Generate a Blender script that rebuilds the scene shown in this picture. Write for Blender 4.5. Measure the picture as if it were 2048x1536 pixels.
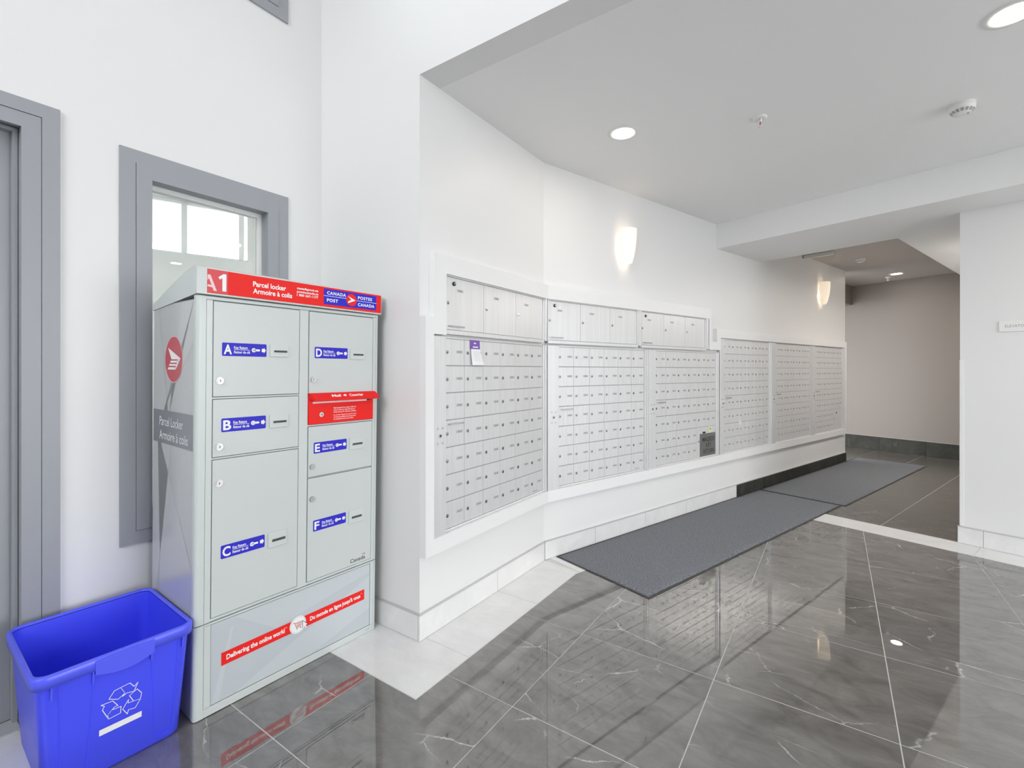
import bpy, bmesh, math, random
from mathutils import Matrix, Vector

random.seed(7)
for o in list(bpy.data.objects):
    bpy.data.objects.remove(o, do_unlink=True)
scene = bpy.context.scene
COL = scene.collection
R = math.radians

# ------------------------------------------------------------------ camera
cam_data = bpy.data.cameras.new('camera')
cam_data.sensor_fit = 'HORIZONTAL'
cam_data.sensor_width = 36.0
cam_data.lens = 944.0 / 2048.0 * 36.0
cam_data.shift_y = -28.0 / 2048.0
cam_data.clip_start = 0.05
cam = bpy.data.objects.new('camera', cam_data)
COL.objects.link(cam)
cam.location = (0, 0, 1.30)
cam.rotation_euler = (R(90), 0, R(34.4))
scene.camera = cam

# ------------------------------------------------------------------ world, exposure
world = bpy.data.worlds.new('overcast_sky')
scene.world = world
world.use_nodes = True
bg = world.node_tree.nodes['Background']
bg.inputs['Color'].default_value = (0.955, 0.975, 1.0, 1)
bg.inputs['Strength'].default_value = 4.5
scene.view_settings.view_transform = 'Standard'
scene.view_settings.look = 'None'
scene.view_settings.gamma = 1.0
scene.view_settings.use_curve_mapping = False
scene.view_settings.exposure = 0.87
try:
    scene.cycles.max_bounces = 9
    scene.cycles.diffuse_bounces = 5
    scene.cycles.sample_clamp_indirect = 6.0
except Exception:
    pass

# geometry of the place: frame A = world axes; frame B = the angled mailbox wall
ANG = R(17.9)
D2 = Vector((math.sin(ANG), math.cos(ANG), 0))      # along the mailbox wall
N2 = Vector((D2.y, -D2.x, 0))                       # out of the mailbox wall
CB = Vector((-1.639, 2.79, 0))
ROT_A = R(90)                                       # local X runs along +y
ROT_B = R(90) - ANG                                 # local X runs along D2
ROT_E = -ANG                                        # local X runs along N2
XL = -2.44                                          # left wall face
YR = 1.622                                          # return wall face
ZC = 2.722                                          # low ceiling
ZS = 2.484                                          # soffit
ZT = 5.2                                            # lobby ceiling
def PB(s, t, z=0.0):
    return CB + D2 * s + N2 * t + Vector((0, 0, z))

# portals in the lobby's glazed openings (they emit nothing, they only guide the sky light)
def portal(name, loc, rot, sx, sy):
    l = bpy.data.lights.new(name, 'AREA'); l.shape = 'RECTANGLE'; l.size = sx; l.size_y = sy
    l.cycles.is_portal = True
    o = bpy.data.objects.new(name, l); COL.objects.link(o); o.location = loc; o.rotation_euler = rot
portal('sky_portal_rear', (-0.1, -3.25, 3.7), (R(90), 0, 0), 2.8, 2.6)
portal('sky_portal_side', (4.60, 1.5, 1.375), (R(90), 0, R(90)), 3.8, 2.55)

# ------------------------------------------------------------------ materials
MATS = {}
def mat(name, col, rough=0.5, metal=0.0, spec=0.5, emit=None, estr=0.0, coat=0.0):
    m = bpy.data.materials.new(name); m.use_nodes = True
    b = m.node_tree.nodes['Principled BSDF']
    b.inputs['Base Color'].default_value = (*col, 1)
    b.inputs['Roughness'].default_value = rough
    b.inputs['Metallic'].default_value = metal
    b.inputs['Specular IOR Level'].default_value = spec
    b.inputs['Coat Weight'].default_value = coat
    if emit:
        b.inputs['Emission Color'].default_value = (*emit, 1)
        b.inputs['Emission Strength'].default_value = estr
    MATS[name] = m
    return m
def nodes(m):
    return m.node_tree.nodes, m.node_tree.links, m.node_tree.nodes['Principled BSDF']
def ramp(nt, stops):
    r = nt.new('ShaderNodeValToRGB')
    e = r.color_ramp.elements
    while len(e) < len(stops): e.new(0.5)
    for i, (p, c) in enumerate(stops):
        e[i].position = p
        e[i].color = (*c, 1) if not isinstance(c, (int, float)) else (c, c, c, 1)
    return r
def add_bump(m, scale, strength, dist=0.002, stretch=None, coord='Object'):
    n, l, b = nodes(m)
    tc = n.new('ShaderNodeTexCoord'); mp = n.new('ShaderNodeMapping')
    if stretch: mp.inputs['Scale'].default_value = stretch
    ns = n.new('ShaderNodeTexNoise'); ns.inputs['Scale'].default_value = scale; ns.inputs['Detail'].default_value = 3
    bp = n.new('ShaderNodeBump'); bp.inputs['Strength'].default_value = strength; bp.inputs['Distance'].default_value = dist
    l.new(tc.outputs[coord], mp.inputs['Vector']); l.new(mp.outputs[0], ns.inputs['Vector'])
    l.new(ns.outputs['Fac'], bp.inputs['Height']); l.new(bp.outputs[0], b.inputs['Normal'])
    return ns
def vary(m, scale, c0, c1, stretch=None, detail=3, lo=0.3, hi=0.7):
    n, l, b = nodes(m)
    tc = n.new('ShaderNodeTexCoord'); mp = n.new('ShaderNodeMapping')
    if stretch: mp.inputs['Scale'].default_value = stretch
    ns = n.new('ShaderNodeTexNoise'); ns.inputs['Scale'].default_value = scale; ns.inputs['Detail'].default_value = detail
    r = ramp(n, [(lo, c0), (hi, c1)])
    l.new(tc.outputs['Object'], mp.inputs['Vector']); l.new(mp.outputs[0], ns.inputs['Vector'])
    l.new(ns.outputs['Fac'], r.inputs[0]); l.new(r.outputs[0], b.inputs['Base Color'])

m = mat('wall_paint', (0.80, 0.80, 0.795), 0.42); add_bump(m, 90, 0.05, 0.001)
m = mat('ceiling_paint', (0.90, 0.90, 0.895), 0.6); add_bump(m, 60, 0.05, 0.001)
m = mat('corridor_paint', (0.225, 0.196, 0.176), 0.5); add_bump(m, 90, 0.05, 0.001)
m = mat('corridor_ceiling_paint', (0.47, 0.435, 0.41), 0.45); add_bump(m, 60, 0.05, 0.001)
m = mat('white_trim', (0.84, 0.84, 0.84), 0.35); add_bump(m, 40, 0.03, 0.001)
m = mat('grey_paint', (0.335, 0.35, 0.375), 0.4); add_bump(m, 30, 0.06, 0.001, (1, 1, 0.2))
mat('seam_dark', (0.06, 0.06, 0.065), 0.6)
m = mat('grout', (0.66, 0.65, 0.62), 0.8); add_bump(m, 200, 0.2, 0.001)
mat('edge_metal', (0.60, 0.60, 0.60), 0.35, 0.3)
mat('plastic_white', (0.84, 0.84, 0.82), 0.4)
mat('plastic_grey', (0.30, 0.30, 0.30), 0.5)
mat('black', (0.012, 0.012, 0.012), 0.5)
mat('chrome', (0.75, 0.75, 0.74), 0.16, 1.0)
mat('lock_dark', (0.13, 0.13, 0.13), 0.4, 0.6)
mat('steel', (0.50, 0.50, 0.49), 0.32, 1.0)
mat('number_ink', (0.33, 0.33, 0.33), 0.6)
mat('number_slot', (0.60, 0.60, 0.60), 0.45, 0.3)

def brushed(name, c0, c1, rough, metal):
    m = mat(name, c0, rough, metal)
    n, l, b = nodes(m)
    tc = n.new('ShaderNodeTexCoord'); mp = n.new('ShaderNodeMapping'); mp.inputs['Scale'].default_value = (1, 1, 0.02)
    oi = n.new('ShaderNodeObjectInfo'); ad = n.new('ShaderNodeVectorMath'); ad.operation = 'MULTIPLY_ADD'
    cmb = n.new('ShaderNodeCombineXYZ')
    l.new(oi.outputs['Random'], cmb.inputs[0]); l.new(oi.outputs['Random'], cmb.inputs[2])
    ad.inputs[1].default_value = (37, 11, 23)
    l.new(cmb.outputs[0], ad.inputs[0]); l.new(tc.outputs['Object'], ad.inputs[2])
    l.new(ad.outputs[0], mp.inputs['Vector'])
    ns = n.new('ShaderNodeTexNoise'); ns.inputs['Scale'].default_value = 90; ns.inputs['Detail'].default_value = 4
    l.new(mp.outputs[0], ns.inputs['Vector'])
    r = ramp(n, [(0.3, c0), (0.7, c1)]); l.new(ns.outputs['Fac'], r.inputs[0]); l.new(r.outputs[0], b.inputs['Base Color'])
    bp = n.new('ShaderNodeBump'); bp.inputs['Strength'].default_value = 0.06; bp.inputs['Distance'].default_value = 0.001
    l.new(ns.outputs['Fac'], bp.inputs['Height']); l.new(bp.outputs[0], b.inputs['Normal'])
    b.inputs['Anisotropic'].default_value = 0.4
    return m
brushed('aluminium', (0.735, 0.74, 0.745), (0.80, 0.805, 0.81), 0.34, 0.33)
brushed('aluminium_edge', (0.78, 0.78, 0.78), (0.86, 0.86, 0.86), 0.28, 0.35)
mat('aluminium_gap', (0.46, 0.46, 0.46), 0.5, 0.2)

def marble(name, dark, light, vein, vein_amt, rough, streak, ior=1.5):
    m = mat(name, dark, rough, 0, 0.5)
    n, l, b = nodes(m); b.inputs['IOR'].default_value = ior
    tc = n.new('ShaderNodeTexCoord'); oi = n.new('ShaderNodeObjectInfo')
    cmb = n.new('ShaderNodeCombineXYZ')
    for i in range(3): l.new(oi.outputs['Random'], cmb.inputs[i])
    ad = n.new('ShaderNodeVectorMath'); ad.operation = 'MULTIPLY_ADD'; ad.inputs[1].default_value = (91.0, 57.0, 23.0)
    l.new(cmb.outputs[0], ad.inputs[0]); l.new(tc.outputs['Object'], ad.inputs[2])
    mp = n.new('ShaderNodeMapping'); mp.inputs['Rotation'].default_value = (0, 0, R(18)); mp.inputs['Scale'].default_value = streak
    l.new(ad.outputs[0], mp.inputs['Vector'])
    # clouds
    c1 = n.new('ShaderNodeTexNoise'); c1.inputs['Scale'].default_value = 5.0; c1.inputs['Detail'].default_value = 9; c1.inputs['Roughness'].default_value = 0.68; c1.inputs['Distortion'].default_value = 0.6
    l.new(mp.outputs[0], c1.inputs['Vector'])
    r1 = ramp(n, [(0.32, dark), (0.70, light)]); l.new(c1.outputs['Fac'], r1.inputs[0])
    # thin crack-like veins: edges of warped cells, kept only in patches
    wn = n.new('ShaderNodeTexNoise'); wn.inputs['Scale'].default_value = 4.0; wn.inputs['Detail'].default_value = 5; wn.inputs['Roughness'].default_value = 0.6
    l.new(mp.outputs[0], wn.inputs['Vector'])
    wa = n.new('ShaderNodeVectorMath'); wa.operation = 'MULTIPLY_ADD'; wa.inputs[1].default_value = (0.16, 0.16, 0.0)
    l.new(wn.outputs['Color'], wa.inputs[0]); l.new(mp.outputs[0], wa.inputs[2])
    def veins(scale, width, off, lo, hi):
        mo = n.new('ShaderNodeVectorMath'); mo.operation = 'ADD'; mo.inputs[1].default_value = off
        l.new(wa.outputs[0], mo.inputs[0])
        v = n.new('ShaderNodeTexVoronoi'); v.voronoi_dimensions = '2D'; v.feature = 'DISTANCE_TO_EDGE'; v.inputs['Scale'].default_value = scale
        l.new(mo.outputs[0], v.inputs['Vector'])
        r = ramp(n, [(0.0, 1.0), (width, 0.0)]); l.new(v.outputs['Distance'], r.inputs[0])
        k = n.new('ShaderNodeTexNoise'); k.inputs['Scale'].default_value = 2.2; k.inputs['Detail'].default_value = 3
        mo2 = n.new('ShaderNodeVectorMath'); mo2.operation = 'ADD'; mo2.inputs[1].default_value = (off[1] + 7, off[0], 3)
        l.new(mp.outputs[0], mo2.inputs[0]); l.new(mo2.outputs[0], k.inputs['Vector'])
        kr = ramp(n, [(lo, 0.0), (hi, 1.0)]); l.new(k.outputs['Fac'], kr.inputs[0])
        mu = n.new('ShaderNodeMath'); mu.operation = 'MULTIPLY'; l.new(r.outputs[0], mu.inputs[0]); l.new(kr.outputs[0], mu.inputs[1])
        return mu
    va = veins(1.7, 0.012, (0, 0, 0), 0.53, 0.64); vb = veins(3.1, 0.014, (13, 5, 0), 0.57, 0.68)
    mx = n.new('ShaderNodeMath'); mx.operation = 'MAXIMUM'; l.new(va.outputs[0], mx.inputs[0]); l.new(vb.outputs[0], mx.inputs[1])
    ma = n.new('ShaderNodeMath'); ma.operation = 'MULTIPLY'; ma.inputs[1].default_value = vein_amt; l.new(mx.outputs[0], ma.inputs[0])
    mix = n.new('ShaderNodeMix'); mix.data_type = 'RGBA'
    l.new(ma.outputs[0], mix.inputs['Factor']); l.new(r1.outputs[0], mix.inputs['A']); mix.inputs['B'].default_value = (*vein, 1)
    l.new(mix.outputs['Result'], b.inputs['Base Color'])
    return m
marble('dark_marble', (0.108, 0.103, 0.096), (0.215, 0.207, 0.196), (0.66, 0.65, 0.63), 0.85, 0.010, (1.0, 2.0, 1.0), 2.3)
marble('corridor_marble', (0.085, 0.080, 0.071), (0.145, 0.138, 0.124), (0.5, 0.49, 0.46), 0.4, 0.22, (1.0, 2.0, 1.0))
marble('white_marble', (0.73, 0.73, 0.725), (0.82, 0.82, 0.815), (0.60, 0.60, 0.60), 0.25, 0.10, (1.0, 2.0, 1.0))
m_ = marble('dark_base_marble', (0.024, 0.025, 0.021), (0.060, 0.060, 0.053), (0.45, 0.44, 0.42), 0.5, 0.5, (1.0, 2.0, 1.0))

m_.node_tree.nodes['Principled BSDF'].inputs['Specular IOR Level'].default_value = 0.15
m = mat('mat_pile', (0.12, 0.125, 0.135), 0.95, 0, 0.1)
vary(m, 200, (0.085, 0.09, 0.10), (0.34, 0.355, 0.385), None, 5, 0.34, 0.66)
n, l, b = nodes(m)
ns = n.new('ShaderNodeTexNoise'); ns.inputs['Scale'].default_value = 330; tc = n.new('ShaderNodeTexCoord')
bp = n.new('ShaderNodeBump'); bp.inputs['Strength'].default_value = 0.9; bp.inputs['Distance'].default_value = 0.004
l.new(tc.outputs['Object'], ns.inputs['Vector']); l.new(ns.outputs['Fac'], bp.inputs['Height']); l.new(bp.outputs[0], b.inputs['Normal'])
mat('mat_rubber', (0.045, 0.045, 0.045), 0.6)

mat('locker_grey', (0.60, 0.645, 0.63), 0.30)
mat('locker_door', (0.59, 0.625, 0.615), 0.32)
mat('locker_side', (0.51, 0.52, 0.52), 0.16)
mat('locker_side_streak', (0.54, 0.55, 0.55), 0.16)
mat('locker_panel', (0.52, 0.56, 0.59), 0.22)
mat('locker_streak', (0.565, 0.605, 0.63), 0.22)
mat('locker_seam', (0.20, 0.22, 0.22), 0.6)
mat('sticker_red', (0.85, 0.022, 0.018), 0.4, 0, 0.18)
mat('banner_pink', (0.72, 0.10, 0.11), 0.4, 0, 0.18)
mat('hood_red', (0.80, 0.02, 0.018), 0.4, 0, 0.18)
mat('sticker_blue', (0.035, 0.03, 0.55), 0.4, 0, 0.18)
mat('logo_rose', (0.55, 0.055, 0.075), 0.25)
mat('band_grey', (0.22, 0.235, 0.255), 0.2)
mat('print_white', (0.88, 0.88, 0.88), 0.4)
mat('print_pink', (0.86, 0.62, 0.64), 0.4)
mat('print_black', (0.02, 0.02, 0.025), 0.5)
mat('print_grey', (0.50, 0.54, 0.55), 0.4)
mat('maple_red', (0.55, 0.05, 0.05), 0.4)

m = mat('bin_blue', (0.065, 0.085, 0.95), 0.32); add_bump(m, 60, 0.04, 0.001)
m = mat('bin_rim', (0.10, 0.125, 0.95), 0.30); add_bump(m, 60, 0.08, 0.001)
mat('sign_grey', (0.20, 0.20, 0.20), 0.35, 0.3)
mat('sign_ink', (0.02, 0.02, 0.02), 0.5)
mat('paper', (0.85, 0.85, 0.86), 0.7)
mat('paper_ink', (0.62, 0.62, 0.63), 0.7)
mat('purple', (0.20, 0.10, 0.45), 0.5)
mat('yellow_note', (0.72, 0.76, 0.45), 0.6)
mat('fill_disc_bright', (1, 1, 1), 0.5, emit=(1.0, 0.93, 0.85), estr=165.0)  # strong lens for the added fill lights behind the elevator wall
mat('bulb_disc', (1, 1, 1), 0.5, emit=(1.0, 0.89, 0.76), estr=33.0)
mat('sconce_glass', (0.55, 0.54, 0.53), 0.35, emit=(1.0, 0.86, 0.76), estr=0.36)
mat('sconce_bulb', (1, 1, 1), 0.5, emit=(1.0, 0.78, 0.55), estr=18.0)
mat('sconce_glass_warm', (0.55, 0.52, 0.47), 0.35, emit=(1.0, 0.82, 0.60), estr=0.34)
m = mat('vestibule_wall', (0.72, 0.72, 0.70), 0.5)
m = mat('street', (0.45, 0.45, 0.45), 0.9); add_bump(m, 20, 0.2, 0.01)

g = bpy.data.materials.new('glass'); g.use_nodes = True; MATS['glass'] = g
n = g.node_tree.nodes; l = g.node_tree.links
for x in list(n): n.remove(x)
out = n.new('ShaderNodeOutputMaterial'); mx = n.new('ShaderNodeMixShader'); tr = n.new('ShaderNodeBsdfTransparent'); gl = n.new('ShaderNodeBsdfGlossy')
fr = n.new('ShaderNodeFresnel'); fr.inputs['IOR'].default_value = 1.45
gl.inputs['Roughness'].default_value = 0.01; tr.inputs['Color'].default_value = (0.93, 0.95, 0.94, 1)
l.new(fr.outputs[0], mx.inputs[0]); l.new(tr.outputs[0], mx.inputs[1]); l.new(gl.outputs[0], mx.inputs[2]); l.new(mx.outputs[0], out.inputs['Surface'])

# ------------------------------------------------------------------ mesh builder
_TXT = {}
def text_geo(body, bold=0.0, spacing=1.0):
    key = (body, bold, spacing)
    if key in _TXT: return _TXT[key]
    cu = bpy.data.curves.new('txt', 'FONT'); cu.body = body; cu.size = 1.0; cu.offset = bold; cu.space_character = spacing
    cu.resolution_u = 3
    ob = bpy.data.objects.new('txt', cu); COL.objects.link(ob)
    dg = bpy.context.evaluated_depsgraph_get()
    me = bpy.data.meshes.new_from_object(ob.evaluated_get(dg))
    vs = [(v.co.x, v.co.y) for v in me.vertices]; fs = [tuple(p.vertices) for p in me.polygons]
    bpy.data.meshes.remove(me); bpy.data.objects.remove(ob, do_unlink=True); bpy.data.curves.remove(cu)
    _TXT[key] = (vs, fs)
    return vs, fs

class MB:
    """collects shapes into one mesh; local X right, Y into the wall, Z up"""
    def __init__(self):
        self.v = []; self.f = []; self.m = []; self.s = []; self.mats = []; self.T = None
    def mi(self, name):
        if name not in self.mats: self.mats.append(name)
        return self.mats.index(name)
    def add(self, vs, fs, mat_, smooth=False):
        o = len(self.v)
        for p in vs:
            p = Vector(p)
            if self.T is not None: p = self.T @ p
            self.v.append(tuple(p))
        k = self.mi(mat_)
        for f in fs:
            self.f.append([i + o for i in f]); self.m.append(k); self.s.append(smooth)
        return self
    def box(self, x0, x1, y0, y1, z0, z1, mat_, bev=0.0):
        if bev <= 0:
            vs = [(x, y, z) for z in (z0, z1) for y in (y0, y1) for x in (x0, x1)]
            return self.add(vs, [(0, 2, 3, 1), (4, 5, 7, 6), (0, 1, 5, 4), (2, 6, 7, 3), (0, 4, 6, 2), (1, 3, 7, 5)], mat_)
        bm = bmesh.new(); bmesh.ops.create_cube(bm, size=1)
        for v in bm.verts:
            v.co = ((x0 + x1) / 2 + v.co.x * (x1 - x0), (y0 + y1) / 2 + v.co.y * (y1 - y0), (z0 + z1) / 2 + v.co.z * (z1 - z0))
        bmesh.ops.bevel(bm, geom=list(bm.edges), offset=bev, segments=1, affect='EDGES')
        self.frombm(bm, mat_); return self
    def frombm(self, bm, mat_, smooth=False):
        bm.verts.index_update()
        self.add([tuple(v.co) for v in bm.verts], [tuple(v.index for v in f.verts) for f in bm.faces], mat_, smooth); bm.free()
    def prism(self, poly, y0, y1, mat_):
        """poly of (x,z), counter-clockwise seen from the front (-Y); extruded y0..y1"""
        a = sum(poly[i][0] * poly[(i + 1) % len(poly)][1] - poly[(i + 1) % len(poly)][0] * poly[i][1] for i in range(len(poly)))
        if a < 0: poly = poly[::-1]
        k = len(poly)
        vs = [(x, y0, z) for x, z in poly] + [(x, y1, z) for x, z in poly]
        fs = [tuple(range(k)), tuple(range(2 * k - 1, k - 1, -1))] + [(i, i + k, (i + 1) % k + k, (i + 1) % k) for i in range(k)]
        return self.add(vs, fs, mat_)
    def flat(self, poly, y, mat_):
        a = sum(poly[i][0] * poly[(i + 1) % len(poly)][1] - poly[(i + 1) % len(poly)][0] * poly[i][1] for i in range(len(poly)))
        if a < 0: poly = poly[::-1]
        return self.add([(x, y, z) for x, z in poly], [tuple(range(len(poly)))], mat_)
    def rect(self, x0, x1, z0, z1, y, mat_): return self.flat([(x0, z0), (x1, z0), (x1, z1), (x0, z1)], y, mat_)
    def disc(self, cx, cz, r, y0, y1, mat_, seg=20, rz=None):
        rz = rz or r
        return self.prism([(cx + r * math.cos(2 * math.pi * i / seg), cz + rz * math.sin(2 * math.pi * i / seg)) for i in range(seg)], y0, y1, mat_)
    def stroke(self, pts, w, y, mat_, close=False):
        n_ = len(pts); h = w / 2
        for i in range(n_ if close else n_ - 1):
            a = Vector(pts[i]); b_ = Vector(pts[(i + 1) % n_]); d = (b_ - a)
            if d.length < 1e-6: continue
            d.normalize(); nn = Vector((-d.y, d.x)) * h; e = d * h * 0.7
            q = [a - e + nn, a - e - nn, b_ + e - nn, b_ + e + nn]
            self.flat([tuple(p) for p in q], y, mat_)
        return self
    def text(self, body, x0, x1, z0, h, y, mat_, bold=0.0, spacing=1.0, shear=0.0):
        """fit text between x0 and x1, baseline z0, height of a capital h"""
        vs, fs = text_geo(body, bold, spacing)
        xs = [p[0] for p in vs]; a, b_ = min(xs), max(xs)
        cap = [p[1] for p in text_geo('H', bold)[0]]
        s = (x1 - x0) / (b_ - a); t = h / max(cap)
        return self.add([(x0 + (p[0] - a) * s, y, z0 + p[1] * t + shear * (p[0] - a) * s) for p in vs], fs, mat_)
    def lathe(self, prof, cx, cy, mat_, seg=28, smooth=True):
        """prof of (r,z); axis vertical"""
        vs = []; fs = []
        for r, z in prof:
            for i in range(seg):
                a = 2 * math.pi * i / seg; vs.append((cx + r * math.cos(a), cy + r * math.sin(a), z))
        for j in range(len(prof) - 1):
            for i in range(seg):
                fs.append((j * seg + i, j * seg + (i + 1) % seg, (j + 1) * seg + (i + 1) % seg, (j + 1) * seg + i))
        return self.add(vs, fs, mat_, smooth)
    def mesh(self, name):
        me = bpy.data.meshes.new(name); me.from_pydata(self.v, [], self.f)
        for nm in self.mats: me.materials.append(MATS[nm])
        me.polygons.foreach_set('material_index', self.m)
        me.polygons.foreach_set('use_smooth', self.s)
        me.update(); return me
    def build(self, name, parent=None, loc=(0, 0, 0), rotz=0.0):
        return place(name, self.mesh(name), parent, loc, rotz)

def place(name, me, parent=None, loc=(0, 0, 0), rotz=0.0):
    o = bpy.data.objects.new(name, me); COL.objects.link(o)
    o.location = loc; o.rotation_euler = (0, 0, rotz)
    if parent is not None: o.parent = parent
    return o
def tag(o, label, cat, group=None):
    o['label'] = label; o['category'] = cat
    if group: o['group'] = group
    return o
def struct(o, label=None):
    o['kind'] = 'structure'
    if label: o['label'] = label
    return o
def empty(name, loc=(0, 0, 0), rotz=0.0):
    o = bpy.data.objects.new(name, None); COL.objects.link(o); o.location = loc; o.rotation_euler = (0, 0, rotz)
    o.empty_display_size = 0.1
    return o
def thing(name, label, cat, loc=(0, 0, 0), rotz=0.0, group=None):
    return tag(empty(name, loc, rotz), label, cat, group)
def poly_slab(pts, z0, z1, mat_, name, parent=None):
    """world xy polygon extruded z0..z1, coordinates relative to its centre"""
    cx = sum(p[0] for p in pts) / len(pts); cy = sum(p[1] for p in pts) / len(pts)
    a = sum(pts[i][0] * pts[(i + 1) % len(pts)][1] - pts[(i + 1) % len(pts)][0] * pts[i][1] for i in range(len(pts)))
    if a < 0: pts = pts[::-1]
    k = len(pts)
    vs = [(p[0] - cx, p[1] - cy, z1 - z0) for p in pts] + [(p[0] - cx, p[1] - cy, 0) for p in pts]
    fs = [tuple(range(k)), tuple(range(2 * k - 1, k - 1, -1))] + [(i, i + k, (i + 1) % k + k, (i + 1) % k) for i in range(k)]
    return MB().add(vs, fs, mat_).build(name, parent, (cx, cy, z0))

# ------------------------------------------------------------------ the shell
def wall_holes(name, L, H, th, holes, mat_, loc, rotz, label=None):
    """local X along 0..L, face at y=0, thickness th behind; holes (x0,x1,z0,z1)"""
    xs = sorted({0, L} | {h[0] for h in holes} | {h[1] for h in holes})
    zs = sorted({0, H} | {h[2] for h in holes} | {h[3] for h in holes})
    b = MB()
    for i in range(len(xs) - 1):
        for j in range(len(zs) - 1):
            mx_, mz = (xs[i] + xs[i + 1]) / 2, (zs[j] + zs[j + 1]) / 2
            if any(h[0] < mx_ < h[1] and h[2] < mz < h[3] for h in holes): continue
            b.box(xs[i], xs[i + 1], 0, th, zs[j], zs[j + 1], mat_)
    return struct(b.build(name, None, loc, rotz), label)

Y0 = -3.2
floor = struct(MB().box(-2.60, 4.7, Y0, 11.2, -0.12, -0.0012, 'grout').build('floor'), 'grey and white polished marble tile floor')
struct(MB().box(-30, 30, -30, 30, -0.40, -0.30, 'street').build('ground'), 'paved ground outside the building')

# left wall: door, window, upper window
wall_holes('wall_left', YR - Y0, ZT, 0.16, [(-0.56 - Y0, 0.43 - Y0, 0, 2.215), (0.775 - Y0, 1.335 - Y0, 0.655, 2.15), (0.775 - Y0, 1.335 - Y0, 3.25, 4.4)],
           'wall_paint', (XL, Y0, 0), ROT_A, 'pale grey painted lobby wall')
struct(MB().box(XL - 0.16, -1.649, YR, YR + 0.10, 0, ZT, 'wall_paint').build('wall_return'), 'narrow painted return wall beside the parcel locker')
struct(MB().box(-1.80, -1.649, YR + 0.10, 2.85, 0, ZC, 'wall_paint').build('wall_mailbox_near'))
b = MB(); b.box(-0.02, 5.745, 0.010, 0.15, 0, ZC, 'wall_paint')
struct(b.build('wall_mailbox', None, CB, ROT_B))
struct(MB().box(-1.649, 4.7, YR, YR + 0.14, ZC, ZT, 'wall_paint').build('wall_bulkhead'), 'high wall above the low ceiling edge')
struct(MB().box(-1.80, 4.7, YR + 0.14, 11.2, ZC, ZC + 0.1, 'ceiling_paint').build('ceiling'), 'low painted ceiling over the mailbox hall')
struct(MB().box(-2.60, 4.7, Y0 - 0.2, YR + 0.2, ZT, ZT + 0.1, 'ceiling_paint').build('ceiling_lobby'))
# soffit: L-shaped dropped beam
b = MB()
pts = [(2.25, -0.010), (3.19, -0.010), (3.19, 1.18), (7.6, 1.18), (7.6, 5.9), (2.25, 5.9)]
k = len(pts)
vs = [(s, -t, ZS) for s, t in pts] + [(s, -t, ZC + 0.02) for s, t in pts]
b.add(vs, [tuple(range(k)), tuple(range(2 * k - 1, k - 1, -1))] + [(i, (i + 1) % k, (i + 1) % k + k, i + k) for i in range(k)], 'ceiling_paint')
struct(b.build('ceiling_soffit', None, CB, ROT_B), 'dropped painted soffit before the elevator corridor')
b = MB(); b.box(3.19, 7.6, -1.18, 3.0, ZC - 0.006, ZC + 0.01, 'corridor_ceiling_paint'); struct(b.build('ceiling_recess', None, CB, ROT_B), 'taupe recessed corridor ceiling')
# elevator wall and corridor side wall
b = MB(); b.box(1.668, 5.9, 2.69, 2.85, 0, ZS, 'wall_paint'); b.box(1.668, 1.82, 2.85, 7.6, 0, ZS, 'wall_paint')
struct(b.build('wall_elevator', None, CB, ROT_E), 'painted wall end carrying the elevator sign')
# corridor back wall (slightly skewed) and left part
p1 = PB(7.56, -3.0); p2 = PB(7.06, 1.75)
dirv = (p2 - p1); Lb = dirv.length; ang = math.atan2(dirv.y, dirv.x)
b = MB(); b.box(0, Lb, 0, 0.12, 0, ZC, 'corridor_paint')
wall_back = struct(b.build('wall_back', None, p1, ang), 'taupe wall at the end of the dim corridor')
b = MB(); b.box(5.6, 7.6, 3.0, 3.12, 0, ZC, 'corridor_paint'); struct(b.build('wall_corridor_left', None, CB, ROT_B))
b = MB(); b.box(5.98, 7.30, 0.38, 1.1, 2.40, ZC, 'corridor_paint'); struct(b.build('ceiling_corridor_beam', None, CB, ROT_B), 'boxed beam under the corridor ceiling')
# unseen sides of the lobby with glazed openings
wall_holes('wall_rear', 4.7 + 2.6, ZT, 0.14, [(3.4, 6.2, 2.4, 5.0)], 'wall_paint', (4.7, Y0 + 0.0, 0), R(180))
wall_holes('wall_right', 8.4, ZT, 0.14, [(1.8, 5.6, 0.1, 2.65)], 'wall_paint', (4.55, 5.2, 0), R(-90))
r_ = struct(empty('window_4', (0, Y0, 0)), 'tall glazed storefront frame behind the viewer')
for x in (-1.47, -0.1, 1.27): MB().box(x - 0.03, x + 0.03, -0.1, 0.0, 2.4, 5.0, 'grey_paint').build('mullion', r_)
for z in (2.43, 3.7, 4.97): MB().box(-1.5, 1.3, -0.1, 0.0, z - 0.03, z + 0.03, 'grey_paint').build('transom', r_)
r_ = struct(empty('window_5', (4.58, 0, 0)), 'tall glazed side storefront frame')
for y in (-0.37, 0.9, 2.15, 3.37): MB().box(0, 0.1, y - 0.03, y + 0.03, 0.1, 2.65, 'grey_paint').build('mullion', r_)
for z in (0.13, 2.62): MB().box(0, 0.1, -0.4, 3.4, z - 0.03, z + 0.03, 'grey_paint').build('transom', r_)

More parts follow.
